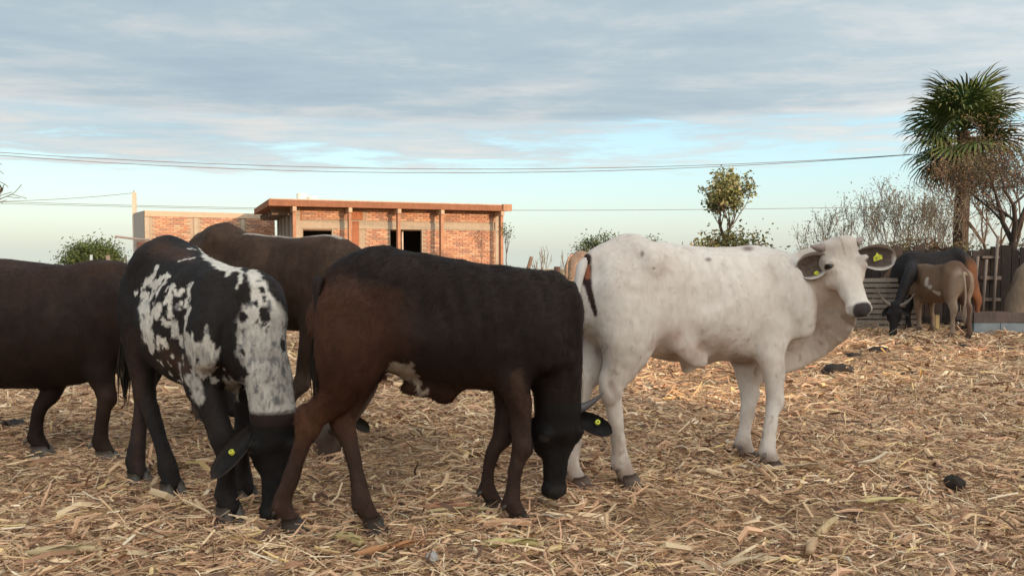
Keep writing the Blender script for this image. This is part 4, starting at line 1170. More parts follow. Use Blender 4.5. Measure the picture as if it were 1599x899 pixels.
for a in ((1293, 834, .22, 48, .017, (.50, .36, .20), 'split tan corn stalk slanting up in the right foreground'),
          (1268, 862, .13, 60, .018, (.46, .31, .19), 'short ribbed corn stalk just below the split slanting one'),
          (1385, 792, .30, 2, .012, (.55, .44, .22), 'pale level corn stalk to the right of the split one'),
          (800, 862, .26, -4, .014, (.52, .44, .20), 'long yellow corn stalk below the brown calf’s front hooves'),
          (610, 862, .30, 24, .013, (.42, .21, .10), 'orange brown corn stalk between the grey lump and the left corner'),
          (545, 850, .16, -38, .016, (.42, .33, .16), 'thick yellowish stalk below the brown calf’s hind hoof'),
          (700, 800, .24, 3, .015, (.40, .20, .12), 'reddish stalk lying under the middle of the brown calf'),
          (725, 811, .36, 0, .008, (.50, .40, .22), 'thin straight straw alongside the reddish stalk'),
          (1470, 648, .34, 5, .013, (.48, .37, .22), 'long pale stalk on the right, in front of the dung pats'),
          (1240, 742, .42, 12, .013, (.45, .33, .21), 'long stalk beside the white calf’s front hooves'),
          (100, 868, .30, 6, .015, (.47, .37, .22), 'pale stalk in the lower left corner'),
          (1175, 880, .26, 10, .012, (.5, .38, .25), 'pinkish stalk at the bottom edge, left of the short ribbed one'),
          (940, 728, .34, -2, .013, (.48, .37, .24), 'stalk lying by the rear hooves of the white calf')):
    stalk(*a)


def dung(px, py, r, h, label, name='dung_pat', flat=True):
    p = G(px, py); mb = MB(); n = 20; rings = []
    prof = [(1.0, -.02), (.95, h * .35), (.75, h * .75), (.4, h), (.0, h * .98)] if flat else [(.55, -.01), (.95, h * .3), (1.0, h * .55), (.75, h * .88), (.3, h), (0, h * 1.0)]
    ph = [random.uniform(0, 6) for _ in range(4)]
    for (q, z) in prof:
        for k in range(n):
            a = 2 * math.pi * k / n
            rr = r * q * (1 + .13 * math.sin(2 * a + ph[0]) + .09 * math.sin(5 * a + ph[1] + z * 20) + random.uniform(-.05, .05))
            mb.v.append((rr * math.cos(a) * 1.15, rr * math.sin(a), z + random.uniform(-.006, .006))); mb.c.append((.030, .022, .018))
    m_ = len(prof)
    for i in range(m_ - 1):
        for k in range(n):
            mb.f.append((i * n + k, i * n + (k + 1) % n, (i + 1) * n + (k + 1) % n, (i + 1) * n + k))
    o = mb.build(name, M_DUNG, None, True)
    o.location = (p.x, p.y, float(gh([p.x], [p.y])[0]) + .02)
    tag(o, label, 'dung', 'dung on the litter')


dung(1310, 588, .13, .09, 'dark dung pat, the tallest, right of the white calf’s chest')
dung(1333, 561, .09, .05, 'small dung pat just behind the tallest one')
dung(1372, 552, .10, .05, 'dung pat halfway between the white calf and the tan calf')
dung(1305, 527, .14, .07, 'flat dung pat beside the stakes of the pallet fence')
dung(1402, 541, .07, .045, 'small round dung pat in front of the black cow’s muzzle')
dung(1502, 542, .09, .05, 'dung pat at the hooves of the tan calf')
dung(1568, 549, .11, .05, 'flat dung pat near the trough')
dung(1424, 588, .10, .04, 'low dung pat in the sunlit strip')
dung(1490, 764, .042, .075, 'black round dung ball in the right foreground', flat=False)
dung(20, 672, .10, .04, 'flat dung pat by the left edge, under the large brown cow')
p = G(675, 884)
mb = MB()
for i in range(6):
    for k in range(10):
        th = math.pi * i / 5; a = 2 * math.pi * k / 10; r_ = .026 * random.uniform(.85, 1.1)
        mb.v.append((r_ * math.sin(th) * math.cos(a), r_ * math.sin(th) * math.sin(a), r_ * .9 * math.cos(th))); mb.c.append((.36, .34, .33))
for i in range(5):
    for k in range(10):
        mb.f.append((i * 10 + k, (i + 1) * 10 + k, (i + 1) * 10 + (k + 1) % 10, i * 10 + (k + 1) % 10))
o = mb.build('stone', M_CONC, None, False); o.location = (p.x, p.y, float(gh([p.x], [p.y])[0]) + .05)
tag(o, 'small pale grey lump on the straw at the bottom edge', 'stone')

# ------------------------------------------------------------------ unseen blockers added behind the camera to throw shade over the yard
es = Vector((-math.sin(R(SUN_AZ)), -math.cos(R(SUN_AZ)), 0)); eu = Vector((es.y, -es.x, 0))


def su(s_, u_, z=0.0): return es * s_ + eu * u_ + Vector((0, 0, z))


az = math.atan2(eu.y, eu.x)
MZ = Matrix.Rotation(az, 3, 'Z')
root = empty('farm_shed', su(-11, -6), az); tag(root, 'plain plastered farm shed behind the photographer', 'shed')
m = MB()
for (c, sx, sy, sz) in (((0, 2, 2.2), 22, .2, 4.4), ((0, -2, 1.9), 22, .2, 3.8), ((-10.9, 0, 2.0), .2, 3.8, 4.0), ((10.9, 0, 2.0), .2, 3.8, 4.0)): m.box(c, sx, sy, sz, col=(.42, .36, .30))
m.build('wall', M_CONC, root)
MB().box((0, 0, 4.55), 22.8, 5.0, .18, M=Matrix.Rotation(.06, 3, 'X'), col=(.3, .28, .27)).build('roof', M_METAL, root)
root = empty('block_wall', su(-8, 11), az); tag(root, 'low grey block wall closing the yard behind the photographer', 'wall')
m = MB()
for i in range(31):
    for j in range(9):
        m.box((-6.0 + i * .41 + (j % 2) * .2, 0, .1 + j * .2), .395, .15, .19, col=tuple(np.array((.3, .28, .26)) * random.uniform(.85, 1.1)))
o = m.build('block', M_CONC, root); o['kind'] = 'stuff'


# ------------------------------------------------------------------ trees and shrubs
def grow(rng, p, d, ln, r, depth, segs, tips, spread=.6, kids=(2, 4), up=.1, wob=.25, shrink=.72):
    pts = [p.copy()]; rad = [r]
    n = 4
    for i in range(n):
        d = (d + Vector((rng.uniform(-1, 1), rng.uniform(-1, 1), rng.uniform(-1, 1) + up)) * wob).normalized()
        p = p + d * (ln / n); pts.append(p.copy()); rad.append(r * (1 - .35 * (i + 1) / n))
    segs.append((pts, rad, depth))
    if depth == 0:
        tips.append((p, d)); tips.append((pts[2], d)); return
    for k in range(rng.randint(*kids)):
        a = (d + Vector((rng.uniform(-1, 1), rng.uniform(-1, 1), rng.uniform(-.8, 1) + up)) * spread * 1.3).normalized()
        st = pts[rng.choice((2, 3, 4, 4))]
        grow(rng, st, a, ln * shrink * rng.uniform(.75, 1.15), rad[-1] * .72, depth - 1, segs, tips, spread, kids, up, wob, shrink)


def leaves_mesh(name, cents, n_per, rad, size, cols, seed, droop=.2, aspect=.45):
    g = np.random.default_rng(seed)
    C = np.repeat(np.array([tuple(c) for c in cents]), n_per, axis=0); n = len(C)
    C = C + g.normal(0, 1, (n, 3)) * rad * np.array((1, 1, .85))
    a = g.uniform(0, 2 * math.pi, n); e = g.normal(-droop, .5, n)
    d = np.column_stack([np.cos(a) * np.cos(e), np.sin(a) * np.cos(e), np.sin(e)])
    sd_ = np.cross(d, g.normal(0, 1, (n, 3))); sd_ /= np.linalg.norm(sd_, axis=1)[:, None] + 1e-9
    nn = np.cross(d, sd_)
    L = size * g.uniform(.6, 1.25, n)[:, None]; W_ = L * aspect
    v = [C, C + d * L * .45 + sd_ * W_ * .5 + nn * L * .06, C + d * L, C + d * L * .45 - sd_ * W_ * .5 + nn * L * .06]
    V = np.stack(v, 1).reshape(-1, 3)
    Q = (np.arange(n) * 4)[:, None] + np.array((0, 1, 2, 3))
    cols = np.array(cols); k = g.integers(0, len(cols), n)
    cl = np.repeat(cols[k] * g.uniform(.7, 1.3, n)[:, None], 4, axis=0)
    return mesh_np(name, V, quads=Q, colors=cl)


def tree(name, label, cat, base, seed, trunk_h, trunk_r, ln, depth, leaf=None, spread=.6, up=.15, lean=(0, 0, 1), kids=(2, 4), bark=(.10, .075, .055), stems=1, group=None, minr=.004, shrink=.72, wob=.25, fan=.5):
    rng = random.Random(seed)
    root = empty(name, tuple(base)); tag(root, label, cat, group)
    segs = []; tips = []
    for k in range(stems):
        d = Vector(lean).normalized()
        st = Vector((0, 0, 0))
        if stems > 1:
            d = (d + Vector((rng.uniform(-1, 1), rng.uniform(-1, 1), .2)) * fan).normalized(); st = Vector((rng.uniform(-.3, .3) * fan * 2, rng.uniform(-.2, .2), 0))
        if trunk_h > 0:
            pts = [st - Vector((0, 0, .1))]; rad = [trunk_r * 1.25]; p = st.copy()
            for i in range(5):
                p = p + d * trunk_h / 5 + Vector((rng.uniform(-1, 1), rng.uniform(-1, 1), 0)) * trunk_h * .03; pts.append(p.copy()); rad.append(trunk_r * (1 - .3 * (i + 1) / 5))
            segs.append((pts, rad, 9)); top = p
        else: top = st
        for q in range(rng.randint(*kids) + (1 if stems == 1 else 0)):
            a = (d + Vector((rng.uniform(-1, 1), rng.uniform(-1, 1), rng.uniform(-.2, .8) + up)) * spread).normalized()
            grow(rng, top, a, ln, trunk_r * .62, depth, segs, tips, spread, kids, up, wob, shrink)
    tr = MB(); br = MB()
    for pts, rad, dp in segs:
        c = tuple(np.array(bark) * rng.uniform(.8, 1.2))
        (tr if dp == 9 else br).tube(pts, [max(x, minr) for x in rad], 8 if dp == 9 else (5 if dp > 1 else 3), c, caps=False, rough=.12 if dp == 9 else 0)
    if trunk_h > 0: tr.build('trunk', M_BARK, root, True)
    br.build('branches', M_BARK, root, True)
    if leaf:
        cents = [t[0] for t in tips]
        link('crown', leaves_mesh('crown', cents, leaf['n'], leaf['rad'], leaf['size'], leaf['cols'], seed, leaf.get('droop', .2), leaf.get('aspect', .45)), M_LEAF, root)
    return root


GREEN = [(.045, .075, .022), (.07, .10, .03), (.09, .11, .035), (.035, .055, .018)]
OLIVE = [(.10, .10, .035), (.14, .125, .05), (.08, .085, .03), (.16, .12, .05)]
# unseen trees added beyond the low wall to shade and dapple the yard
for i, (s_, u_, hh) in enumerate(((-10.5, 12.2, 1.5), (-10.0, 15.2, 1.4), (-11, 18.2, 1.6), (-12, 8.2, 1.2))):
    tree('shade_tree', ['broad leafy tree behind the low wall, nearest the shed', 'broad leafy tree in the middle behind the low wall', 'broad leafy tree at the far end behind the low wall', 'smaller sparse tree right beside the shed'][i], 'tree',
         su(s_, u_), 50 + i, hh, .14, 1.15, 3, dict(n=14 if i < 3 else 5, rad=.22, size=.16, cols=GREEN), spread=.85, up=-.05, kids=(3, 4))
# leafy tree over the white calf's back, with a bush at its foot
b = at(1138, 395, 18); b.z = 0
tree('leafy_tree', 'slender leafy tree rising above the white calf’s back', 'tree', b, 5, 1.35, .05, .74, 3, dict(n=8, rad=.075, size=.10, cols=[(.15, .18, .06), (.22, .22, .09), (.11, .13, .05), (.26, .22, .11)], droop=-.1, aspect=.55), spread=.75, up=.55, kids=(3, 4), lean=(-.03, 0, 1))
b = at(1122, 395, 17.8); b.z = 0
tree('green_bush', 'low yellow green bush at the foot of the slender leafy tree', 'bush', b, 9, .8, .05, .55, 2, dict(n=34, rad=.17, size=.11, cols=[(.13, .14, .04), (.18, .16, .05), (.08, .10, .03), (.20, .14, .06)]), spread=1.0, up=.0, stems=4, fan=.45, kids=(2, 3))
# round tree far left, tops of trees beyond
b = at(148, 395, 25); b.z = 0
tree('round_tree', 'round dark green tree behind the large brown cow', 'tree', b, 12, .45, .06, .50, 2, dict(n=60, rad=.24, size=.10, cols=GREEN), spread=.9, up=.05, kids=(3, 4), stems=4, fan=.8)
for i, (px, h_) in enumerate(((945, 0.0), (1008, .0))):
    b = at(px, 395, 36); b.z = 0
    tree('distant_tree', ['distant tree top showing over the white calf’s rump', 'smaller distant tree top right of the one over the white calf’s rump'][i], 'tree', b, 21 + i, 1.1 - .1 * i, .08, .62 - .1 * i, 2, dict(n=22, rad=.20, size=.13, cols=GREEN), spread=1.0, up=.0, kids=(2, 4), stems=3 - i, fan=1.0)
# bare thicket behind the corral wall
THK = [(.16, .13, .10), (.13, .15, .07), (.20, .15, .10)]
for i, (px, Y_, h_, nst) in enumerate(((1258, 15.2, .9, 2), (1312, 15.6, 1.45, 3), (1352, 15.0, 1.75, 4), (1395, 15.8, 1.75, 4), (1432, 15.2, 1.75, 4), (1470, 15.9, 1.6, 3))):
    b = at(px, 395, Y_); b.z = 0
    tree('bare_shrub', ['shortest bare shrub, left of the white calf’s left horn', 'thin bare shrub right behind the white calf’s head', 'bare shrub right of the white calf’s head', 'tall bare shrub above the black cow’s neck', 'tallest bare shrub, left of the palm', 'bare shrub against the palm trunk'][i], 'shrub',
         b, 70 + i, h_ * .35, .016, h_ * .48, 3, dict(n=3, rad=.08, size=.055, cols=THK, droop=.4, aspect=.35), spread=.6, up=.5, stems=nst, kids=(2, 3), bark=(.22, .19, .16), minr=.0045, fan=.35)
# leafless branches reaching in at the left edge
b = Vector((-7.1, 9.3, 0))
tree('bare_tree', 'leafless tree reaching in from the left edge', 'tree', b, 33, 1.7, .07, .62, 3, None, spread=.9, up=-.1, kids=(3, 4), bark=(.20, .16, .13), minr=.005)
# mesquite at the right edge, mixed with the palm
b = at(1612, 520, 13.2); b.z = 0
tree('mesquite_tree', 'gnarled leaning tree with brown dry twigs at the right edge', 'tree', b, 91, 1.5, .08, .80, 5, dict(n=3, rad=.12, size=.06, cols=[(.16, .10, .055), (.20, .13, .07), (.10, .085, .04)], aspect=.3), spread=.85, up=.18, lean=(-.22, .2, 1), kids=(2, 3), bark=(.07, .055, .047), minr=.005)
b = at(1556, 395, 16.5); b.z = 0
tree('dry_vine', 'tangle of brown dry twigs over the palm trunk and lower crown', 'shrub', b, 204, 1.5, .035, .85, 4, dict(n=3, rad=.12, size=.065, cols=[(.15, .10, .06), (.11, .08, .05), (.18, .12, .07), (.08, .08, .035)], droop=.5, aspect=.35), spread=.75, up=.22, stems=4, kids=(2, 4), bark=(.12, .085, .065), minr=.005, fan=.45)
# leaning pale stump and brush by the trough
b = at(1592, 505, 12.2); b.z = 0
rt = empty('stump', tuple(b)); tag(rt, 'pale rough leaning stump lit orange at its top, right edge', 'stump')
MB().tube([(-.10, 0, -.05), (-.07, 0, .25), (-.02, .02, .5), (.05, .02, .75), (.06, 0, .95), (.12, 0, 1.1)], [.21, .17, .15, .14, .11, .06], 12, (.20, .15, .11), rough=.22).build('trunk', M_BARK, rt, True)


# fan palm
def palm():
    b = at(1500, 395, 19.5); b.z = 0
    root = empty('fan_palm', tuple(b)); tag(root, 'tall fan palm with green crown and brown skirt at the right', 'palm tree')
    H = 4.35
    pts = [(0.02 * math.sin(i), 0, H * i / 10) for i in range(11)]
    MB().tube(pts, [.20 - .005 * i for i in range(11)], 14, (.055, .04, .032), rough=.10).build('trunk', M_BARK, root)

    def leaf_mesh(green, seed, droopy):
        rng = random.Random(seed); mb = MB()
        pl = .72
        c0 = (.09, .12, .035) if green else (.20, .12, .06)
        mb.tube([(0, 0, 0), (pl * .5, 0, .03), (pl, 0, 0)], [.022, .015, .010], 4, c0, caps=False)
        nb = 34
        for i in range(nb):
            a = (i / (nb - 1) - .5) * math.radians(290)
            ln = (.82 - .26 * abs(a) / 2.5) * rng.uniform(.9, 1.08)
            d = Vector((math.cos(a), math.sin(a), 0)); sd_ = Vector((-d.y, d.x, 0))
            w_ = .062
            z0 = .015 * (-1) ** i
            base = Vector((pl, 0, 0)) + d * .05
            dr = droopy * rng.uniform(.6, 1.3)
            p1 = base + d * ln * .55 + Vector((0, 0, z0 - .04 * dr)); p2 = base + d * ln * .85 + Vector((0, 0, -.16 * dr)); p3 = base + d * ln + Vector((0, 0, -.32 * dr))
            vv = [base - sd_ * .006, base + sd_ * .006, p1 - sd_ * w_ * .5, p1 + sd_ * w_ * .5, p2 - sd_ * w_ * .3, p2 + sd_ * w_ * .3, p3]
            g_ = rng.uniform(.7, 1.3)
            col = tuple(np.array((.050, .085, .022) if green else rng.choice([(.11, .07, .04), (.09, .06, .035), (.14, .09, .05)])) * g_)
            tipc = tuple(lerp(col, (.16, .15, .06), .5))
            mb.add(vv, [(0, 1, 3, 2), (2, 3, 5, 4), (4, 5, 6)], [col, col, col, col, tipc, tipc, tipc])
        return mb.mesh('palm_leaf')
    gm = [leaf_mesh(True, k, .5 + .25 * k) for k in range(4)]; dm = [leaf_mesh(False, 10 + k, 1.6) for k in range(3)]
    for m_ in gm: m_.materials.append(M_LEAF)
    for m_ in dm: m_.materials.append(M_LEAF)
    rng = random.Random(4)
    n = 44
    for i in range(n):
        t = i / (n - 1)
        el = R(84 - 128 * t + rng.uniform(-8, 8)); a = i * 2.39996 + rng.uniform(-.2, .2)
        dead = t > .86
        me = rng.choice(dm if dead else gm)
        o = link('palm_leaf', me, None, root)
        if dead: o['label'] = 'dry brown palm leaf'
        d = Vector((math.cos(a) * math.cos(el), math.sin(a) * math.cos(el), math.sin(el)))
        q = d.to_track_quat('X', 'Z')
        o.rotation_mode = 'QUATERNION'
        o.rotation_quaternion = q @ Quaternion((1, 0, 0), rng.uniform(-.5, .5)) @ Quaternion((0, 1, 0), .15)
        o.location = (0, 0, H + .12 - .5 * t)
        sc = rng.uniform(.92, 1.1) * (1.0 if not dead else .9); o.scale = (sc, sc, sc)
    mb = MB()
    for k in range(260):
        a = rng.uniform(0, 6.28); z = H - .1 - rng.uniform(0, 1.15); r = .26 + rng.uniform(0, .12)
        p = Vector((math.cos(a) * r, math.sin(a) * r, z)); dd = Vector((math.cos(a) * .10, math.sin(a) * .10, -rng.uniform(.25, .6)))
        s_ = Vector((-math.sin(a), math.cos(a), 0)) * rng.uniform(.012, .03)
        mb.add([p - s_, p + s_, p + dd], [(0, 1, 2)], tuple(np.array((.19, .12, .07)) * rng.uniform(.6, 1.2)))
    mb.build('skirt', M_LEAF, root)['kind'] = 'stuff'


palm()

# ------------------------------------------------------------------ brick buildings
def brickmesh(k):
    mb = MB(); c = tuple(np.array([(.47, .26, .17), (.43, .225, .15), (.50, .29, .19), (.40, .215, .15), (.47, .27, .19), (.35, .19, .14), (.53, .33, .23), (.31, .19, .15)][k]))
    mb.box((0, 0, 0), .235, .03, .062, col=c, jit=.003)
    me = mb.mesh('brick'); me.materials.append(M_BRICK); return me


BR = [brickmesh(k) for k in range(8)]


def brick_panel(wall, x0, x1, z0, z1, holes=(), limit=0, zmin_parts=1.25):
    """running bond courses proud of the mortar bed; x along the wall, front face towards -y"""
    rng = random.Random(int(x0 * 100 + z1 * 10 + 7)); bl, bh = .25, .077
    rows = int((z1 - z0) / bh); cells = []
    for j in range(rows):
        z = z1 - bh * (j + .5)
        x = x0 + (.5 * bl if j % 2 else 0) - bl
        while x < x1:
            a = max(x, x0); b = min(x + bl - .014, x1 - .004); x += bl
            if b - a < .04: continue
            if any(a < h[1] and b > h[0] and z - bh / 2 < h[3] and z + bh / 2 > h[2] for h in holes):
                continue
            cells.append((a, b, z))
    st = MB(); cnt = 0
    for (a, b, z) in cells:
        k = rng.randrange(8); yo = -.012 + rng.uniform(-.005, .004)
        if cnt < limit and z > zmin_parts:
            o = link('brick', BR[k], None, wall); o.location = ((a + b) / 2, yo, z + rng.uniform(-.004, .004)); o.scale = ((b - a) / .235, 1, rng.uniform(.9, 1.05)); o.rotation_euler = (0, rng.uniform(-.012, .012), 0)
            cnt += 1
        else:
            st.box(((a + b) / 2, yo, z), b - a, .03, bh - .015, col=tuple(BR[k].attributes['Col'].data[0].color)[:3])
    if st.v:
        o = st.build('brickwork', M_BRICK, wall); o['kind'] = 'stuff'
    return cnt


ANG = R(23)
CON = (.36, .31, .25)
W0 = Vector((-7.40, 26.0, 0))


def wall_u(px, P0, ang):
    k = (px - 799.5) / FPX      # X = k*Y
    return (P0.x - k * P0.y) / (k * math.sin(ang) - math.cos(ang))


hroot = empty('brick_house', tuple(W0), ANG); tag(hroot, 'unfinished brick house with flat roof slab and posts, in evening sun', 'house')
Lh = wall_u(779, W0, ANG)
U = lambda px: wall_u(px, W0, ANG)
wz = lambda py, px: 1.25 + (395 - py) * (W0.y + U(px) * math.sin(ANG)) / FPX
zt = 2.80
win1 = (U(474), U(519), .9, 2.06); win2 = (U(610), U(659), .85, 2.10)
band = (2.10, 2.34)
wall = MB()
for (a, b) in ((0, win1[0]), (win1[1], win2[0]), (win2[1], Lh)): wall.box(((a + b) / 2, .09, zt / 2), b - a, .16, zt, col=(.33, .27, .21))
for wn in (win1, win2):
    wall.box(((wn[0] + wn[1]) / 2, .09, wn[2] / 2), wn[1] - wn[0], .16, wn[2], col=(.33, .27, .21))
    wall.box(((wn[0] + wn[1]) / 2, .09, (wn[3] + zt) / 2), wn[1] - wn[0], .16, zt - wn[3], col=(.33, .27, .21))
w_ = wall.build('wall', M_CONC, hroot)
mb = MB(); mb.box((Lh / 2 - .1, -.004, (band[0] + band[1]) / 2), Lh - .28, .06, band[1] - band[0], col=CON, jit=.004); mb.build('lintel_band', M_CONC, w_)
for px, wd in ((467, .18), (776, .16)):
    mb = MB(); mb.box((U(px), -.006, zt / 2), wd, .07, zt, col=CON, jit=.004); mb.build('concrete_column', M_CONC, w_)
for (pa, pb, za, zb) in ((462, 472, 2.36, 2.76), (550, 567, 2.42, 2.74), (550, 561, 1.5, 2.36)):
    mb = MB(); mb.box(((U(pa) + U(pb)) / 2, -.014, (za + zb) / 2), U(pb) - U(pa), .05, zb - za, col=(.30, .13, .075)); mb.build('boarding', M_WOOD, w_)
pan = ((U(550), U(568), 0, 9),)
hol = (win1, win2) + pan
n1 = brick_panel(w_, .16, Lh - .1, band[1], zt - .01, hol, 190)
n2 = brick_panel(w_, .16, Lh - .1, .1, band[0], hol, 300 - n1, 1.6)
# other walls, floor, rooms
mb = MB(); mb.box((.08, 2.7, zt / 2), .16, 5.0, zt, col=(.28, .25, .22)); mb.box((Lh - .08, 2.7, zt / 2), .16, 5.0, zt, col=(.3, .27, .22)); mb.box((Lh / 2, 5.3, zt / 2), Lh, .16, zt, col=(.3, .27, .22)); mb.box((U(560), 2.7, zt / 2), .12, 5.0, zt - .02, col=(.3, .27, .22))
sw = mb.build('side_wall', M_CONC, hroot)
for k, v in enumerate((.5, 1.7, 2.9, 4.1, 5.0)):
    mb = MB(); mb.box((-.03, v, zt / 2), .10, .22, zt - .02, col=(.25, .22, .20)); mb.build('pier', M_CONC, sw)
    mb = MB(); mb.box((-.35, v, zt - .14), .75, .14, .2, col=(.16, .12, .10)); mb.build('beam_end', M_WOOD, sw)
mb = MB(); mb.box((Lh / 2 - .42, 2.35, 2.91), Lh + 1.02, 6.1, .21, col=(.22, .105, .065)); roof = mb.build('roof_slab', M_WOOD, hroot)
mb = MB(); mb.box((Lh / 2 - .42, 2.35, 3.035), Lh + .9, 6.0, .04, col=(.4, .36, .32)); mb.build('screed', M_CONC, roof)
mb = MB(); mb.box((Lh + .05, -.70, 2.93), .34, .12, .25, col=(.34, .2, .13)); mb.build('gutter_end', M_WOOD, roof)
for px in (460.5, 547, 623, 690, 783):
    u = wall_u(px, W0 + Vector((.6 * math.sin(ANG), -.6 * math.cos(ANG), 0)), ANG)
    mb = MB(); mb.box((u, -.56, 1.4), .10, .22, 2.8, col=(.34, .185, .12)); po = mb.build('post', M_WOOD, hroot)
    mb = MB(); mb.box((u, -.38, 2.715), .12, .74, .15, col=(.42, .30, .22)); mb.build('beam', M_WOOD, hroot)
for wn in (win1, win2):
    mb = MB()
    for (c, sx, sz) in ((((wn[0] + wn[1]) / 2, .10, wn[2] + .02), wn[1] - wn[0], .04), (((wn[0] + wn[1]) / 2, .10, wn[3] - .02), wn[1] - wn[0], .04)): mb.box(c, sx, .1, sz, col=(.12, .08, .06))
    fr = mb.build('window_frame', M_WOOD, hroot)
mb = MB(); mb.box((U(632), .30, 1.55), .06, .05, 1.1, col=(.45, .38, .34)); mb.build('window_post', M_WOOD, hroot)
for px, r_, h_, lab in ((471.5, .19, .33, 'white round water tank on the left end of the flat roof'), (488, .18, .22, 'lower pale water tank beside the taller one on the roof')):
    p = at(px, 312, 27.6); mb = MB(); n = 18
    mb.tube([(0, 0, 0), (0, 0, h_ * .88), (0, 0, h_ * .9), (0, 0, h_)], [r_, r_, r_ * 1.06, r_ * 1.04], n, (.68, .66, .62))
    rt = empty('water_tank', (p.x, p.y, 3.055)); tag(rt, lab, 'water tank', 'roof tanks')
    mb.build('drum', M_METAL, rt)
    MB().tube([(0, 0, h_), (0, 0, h_ + .03), (0, 0, h_ + .05)], [r_ * .6, r_ * .55, r_ * .2], n, (.6, .58, .55)).build('lid', M_METAL, rt)

# low wing to the left
ANGW = R(35)
V0 = Vector((-13.95, 28.9, 0))
wroot = empty('brick_outbuilding', tuple(V0), ANGW); tag(wroot, 'lower brick building with concrete columns, left of the house', 'building')
Uw = lambda px: wall_u(px, V0, ANGW)
Lw = Uw(430); zt2 = 2.86
mb = MB(); mb.box((Lw / 2, .09, zt2 / 2), Lw, .16, zt2, col=(.33, .27, .21)); w2 = mb.build('wall', M_CONC, wroot)
mb = MB(); mb.box((Lw / 2, .0, zt2 - .11), Lw - .01, .09, .20, col=(.42, .33, .25), jit=.006); mb.build('ring_beam', M_CONC, w2)
for px in (230.5, 307, 380):
    mb = MB(); mb.box((Uw(px), -.004, zt2 / 2 - .12), .15, .07, zt2 - .24, col=CON, jit=.004); mb.build('concrete_column', M_CONC, w2)
holes = [(Uw(px) - .08, Uw(px) + .08, 0, 9) for px in (230.5, 307, 380)]
brick_panel(w2, .02, Lw, .1, zt2 - .215, holes, 300, 1.45)
mb = MB(); mb.box((.08, 1.3, zt2 / 2), .16, 2.3, zt2, col=(.36, .33, .31)); mb.box((Lw / 2, 2.5, zt2 / 2), Lw, .16, zt2, col=(.34, .3, .28)); mb.build('side_wall', M_CONC, wroot)
p = at(211.5, 395, 31.0)
rt = empty('concrete_pole', (p.x, p.y, 0)); tag(rt, 'square concrete pole carrying wires beside the lower building', 'pole')
MB().box((0, 0, 1.85), .13, .13, 3.7, col=(.52, .45, .37)).build('shaft', M_CONC, rt)
MB().tube([(-.02, 0, 3.68), (.0, 0, 3.80)], [.03, .02], 6, (.3, .25, .2)).build('insulator', M_METAL, rt)
# rusty drum with a pipe
p = at(228, 395, 11.5)
rt = empty('rusty_tank', (p.x, p.y, 0)); tag(rt, 'rust streaked tank with a thin pipe arm behind the patched calf', 'tank')
mb = MB(); mb.tube([(0, 0, 0), (0, 0, .45), (0, 0, .47), (0, 0, .95), (0, 0, .97), (0, 0, 1.42), (0, 0, 1.43)], [.13, .13, .14, .14, .13, .13, .06], 14, (.24, .115, .075)); mb.build('drum', M_METAL, rt)
MB().tube([(-.46, 0, 1.50), (-.1, 0, 1.455), (.05, 0, 1.45)], .017, 7, (.30, .24, .21)).build('pipe', M_METAL, rt)


# ------------------------------------------------------------------ wires
def wire(name, label, pts, r=.011, n=26, sag=0.0):
    a, b, c = pts     # three pixel positions with distance; a parabola through them
    A, B, C_ = at(*a), at(*b), at(*c)
    out = []
    for i in range(n + 1):
        t = i / n
        out.append(A * (2 * (t - .5) * (t - 1)) + B * (-4 * t * (t - 1)) + C_ * (2 * t * (t - .5)))
    o = MB().tube(out, r, 5, (.16, .14, .14)).build(name, M_METAL, None, True)
    tag(o, label, 'wire', 'overhead wires')


wire('power_line', 'upper of the two long sagging wires across the sky', ((-60, 234, 21), (700, 264, 21), (1425, 241, 21)), .009)
wire('power_line', 'lower of the two long sagging wires across the sky', ((-60, 238, 20), (690, 270, 21), (1425, 241.5, 21)), .009)
wire('power_line', 'wire running past the house roof at roof height', ((-60, 313, 33), (700, 328, 34), (1480, 321, 33)), .011)
wire('power_line', 'short wire rising to the concrete pole', ((-60, 316, 30.5), (90, 311, 31), (211, 301, 31)), .010)
wire('power_line', 'wire just below the one at roof height, left side', ((-60, 316, 31.5), (300, 325, 33), (640, 331, 35)), .010)

# ------------------------------------------------------------------ corral
def post(name, px, pt, pb, Y_, r, label, col=(.16, .11, .085), lean=0.0, cat='post', group='fence posts'):
    b = at(px, pb, Y_); t_ = at(px, pt, Y_); b.z = max(0, 0)
    h = t_.z
    rt = MB(); pts = [(lean * h * k / 5 + random.uniform(-.01, .01) - lean * h, random.uniform(-.01, .01), h * k / 5 - .02) for k in range(6)]
    rt.tube(pts, [r * (1.1 - .06 * k) * random.uniform(.92, 1.08) for k in range(6)], 8, col, rough=.08)
    o = rt.build(name, M_WOOD, None, True); o.location = (b.x, b.y, 0)
    tag(o, label, cat, group)


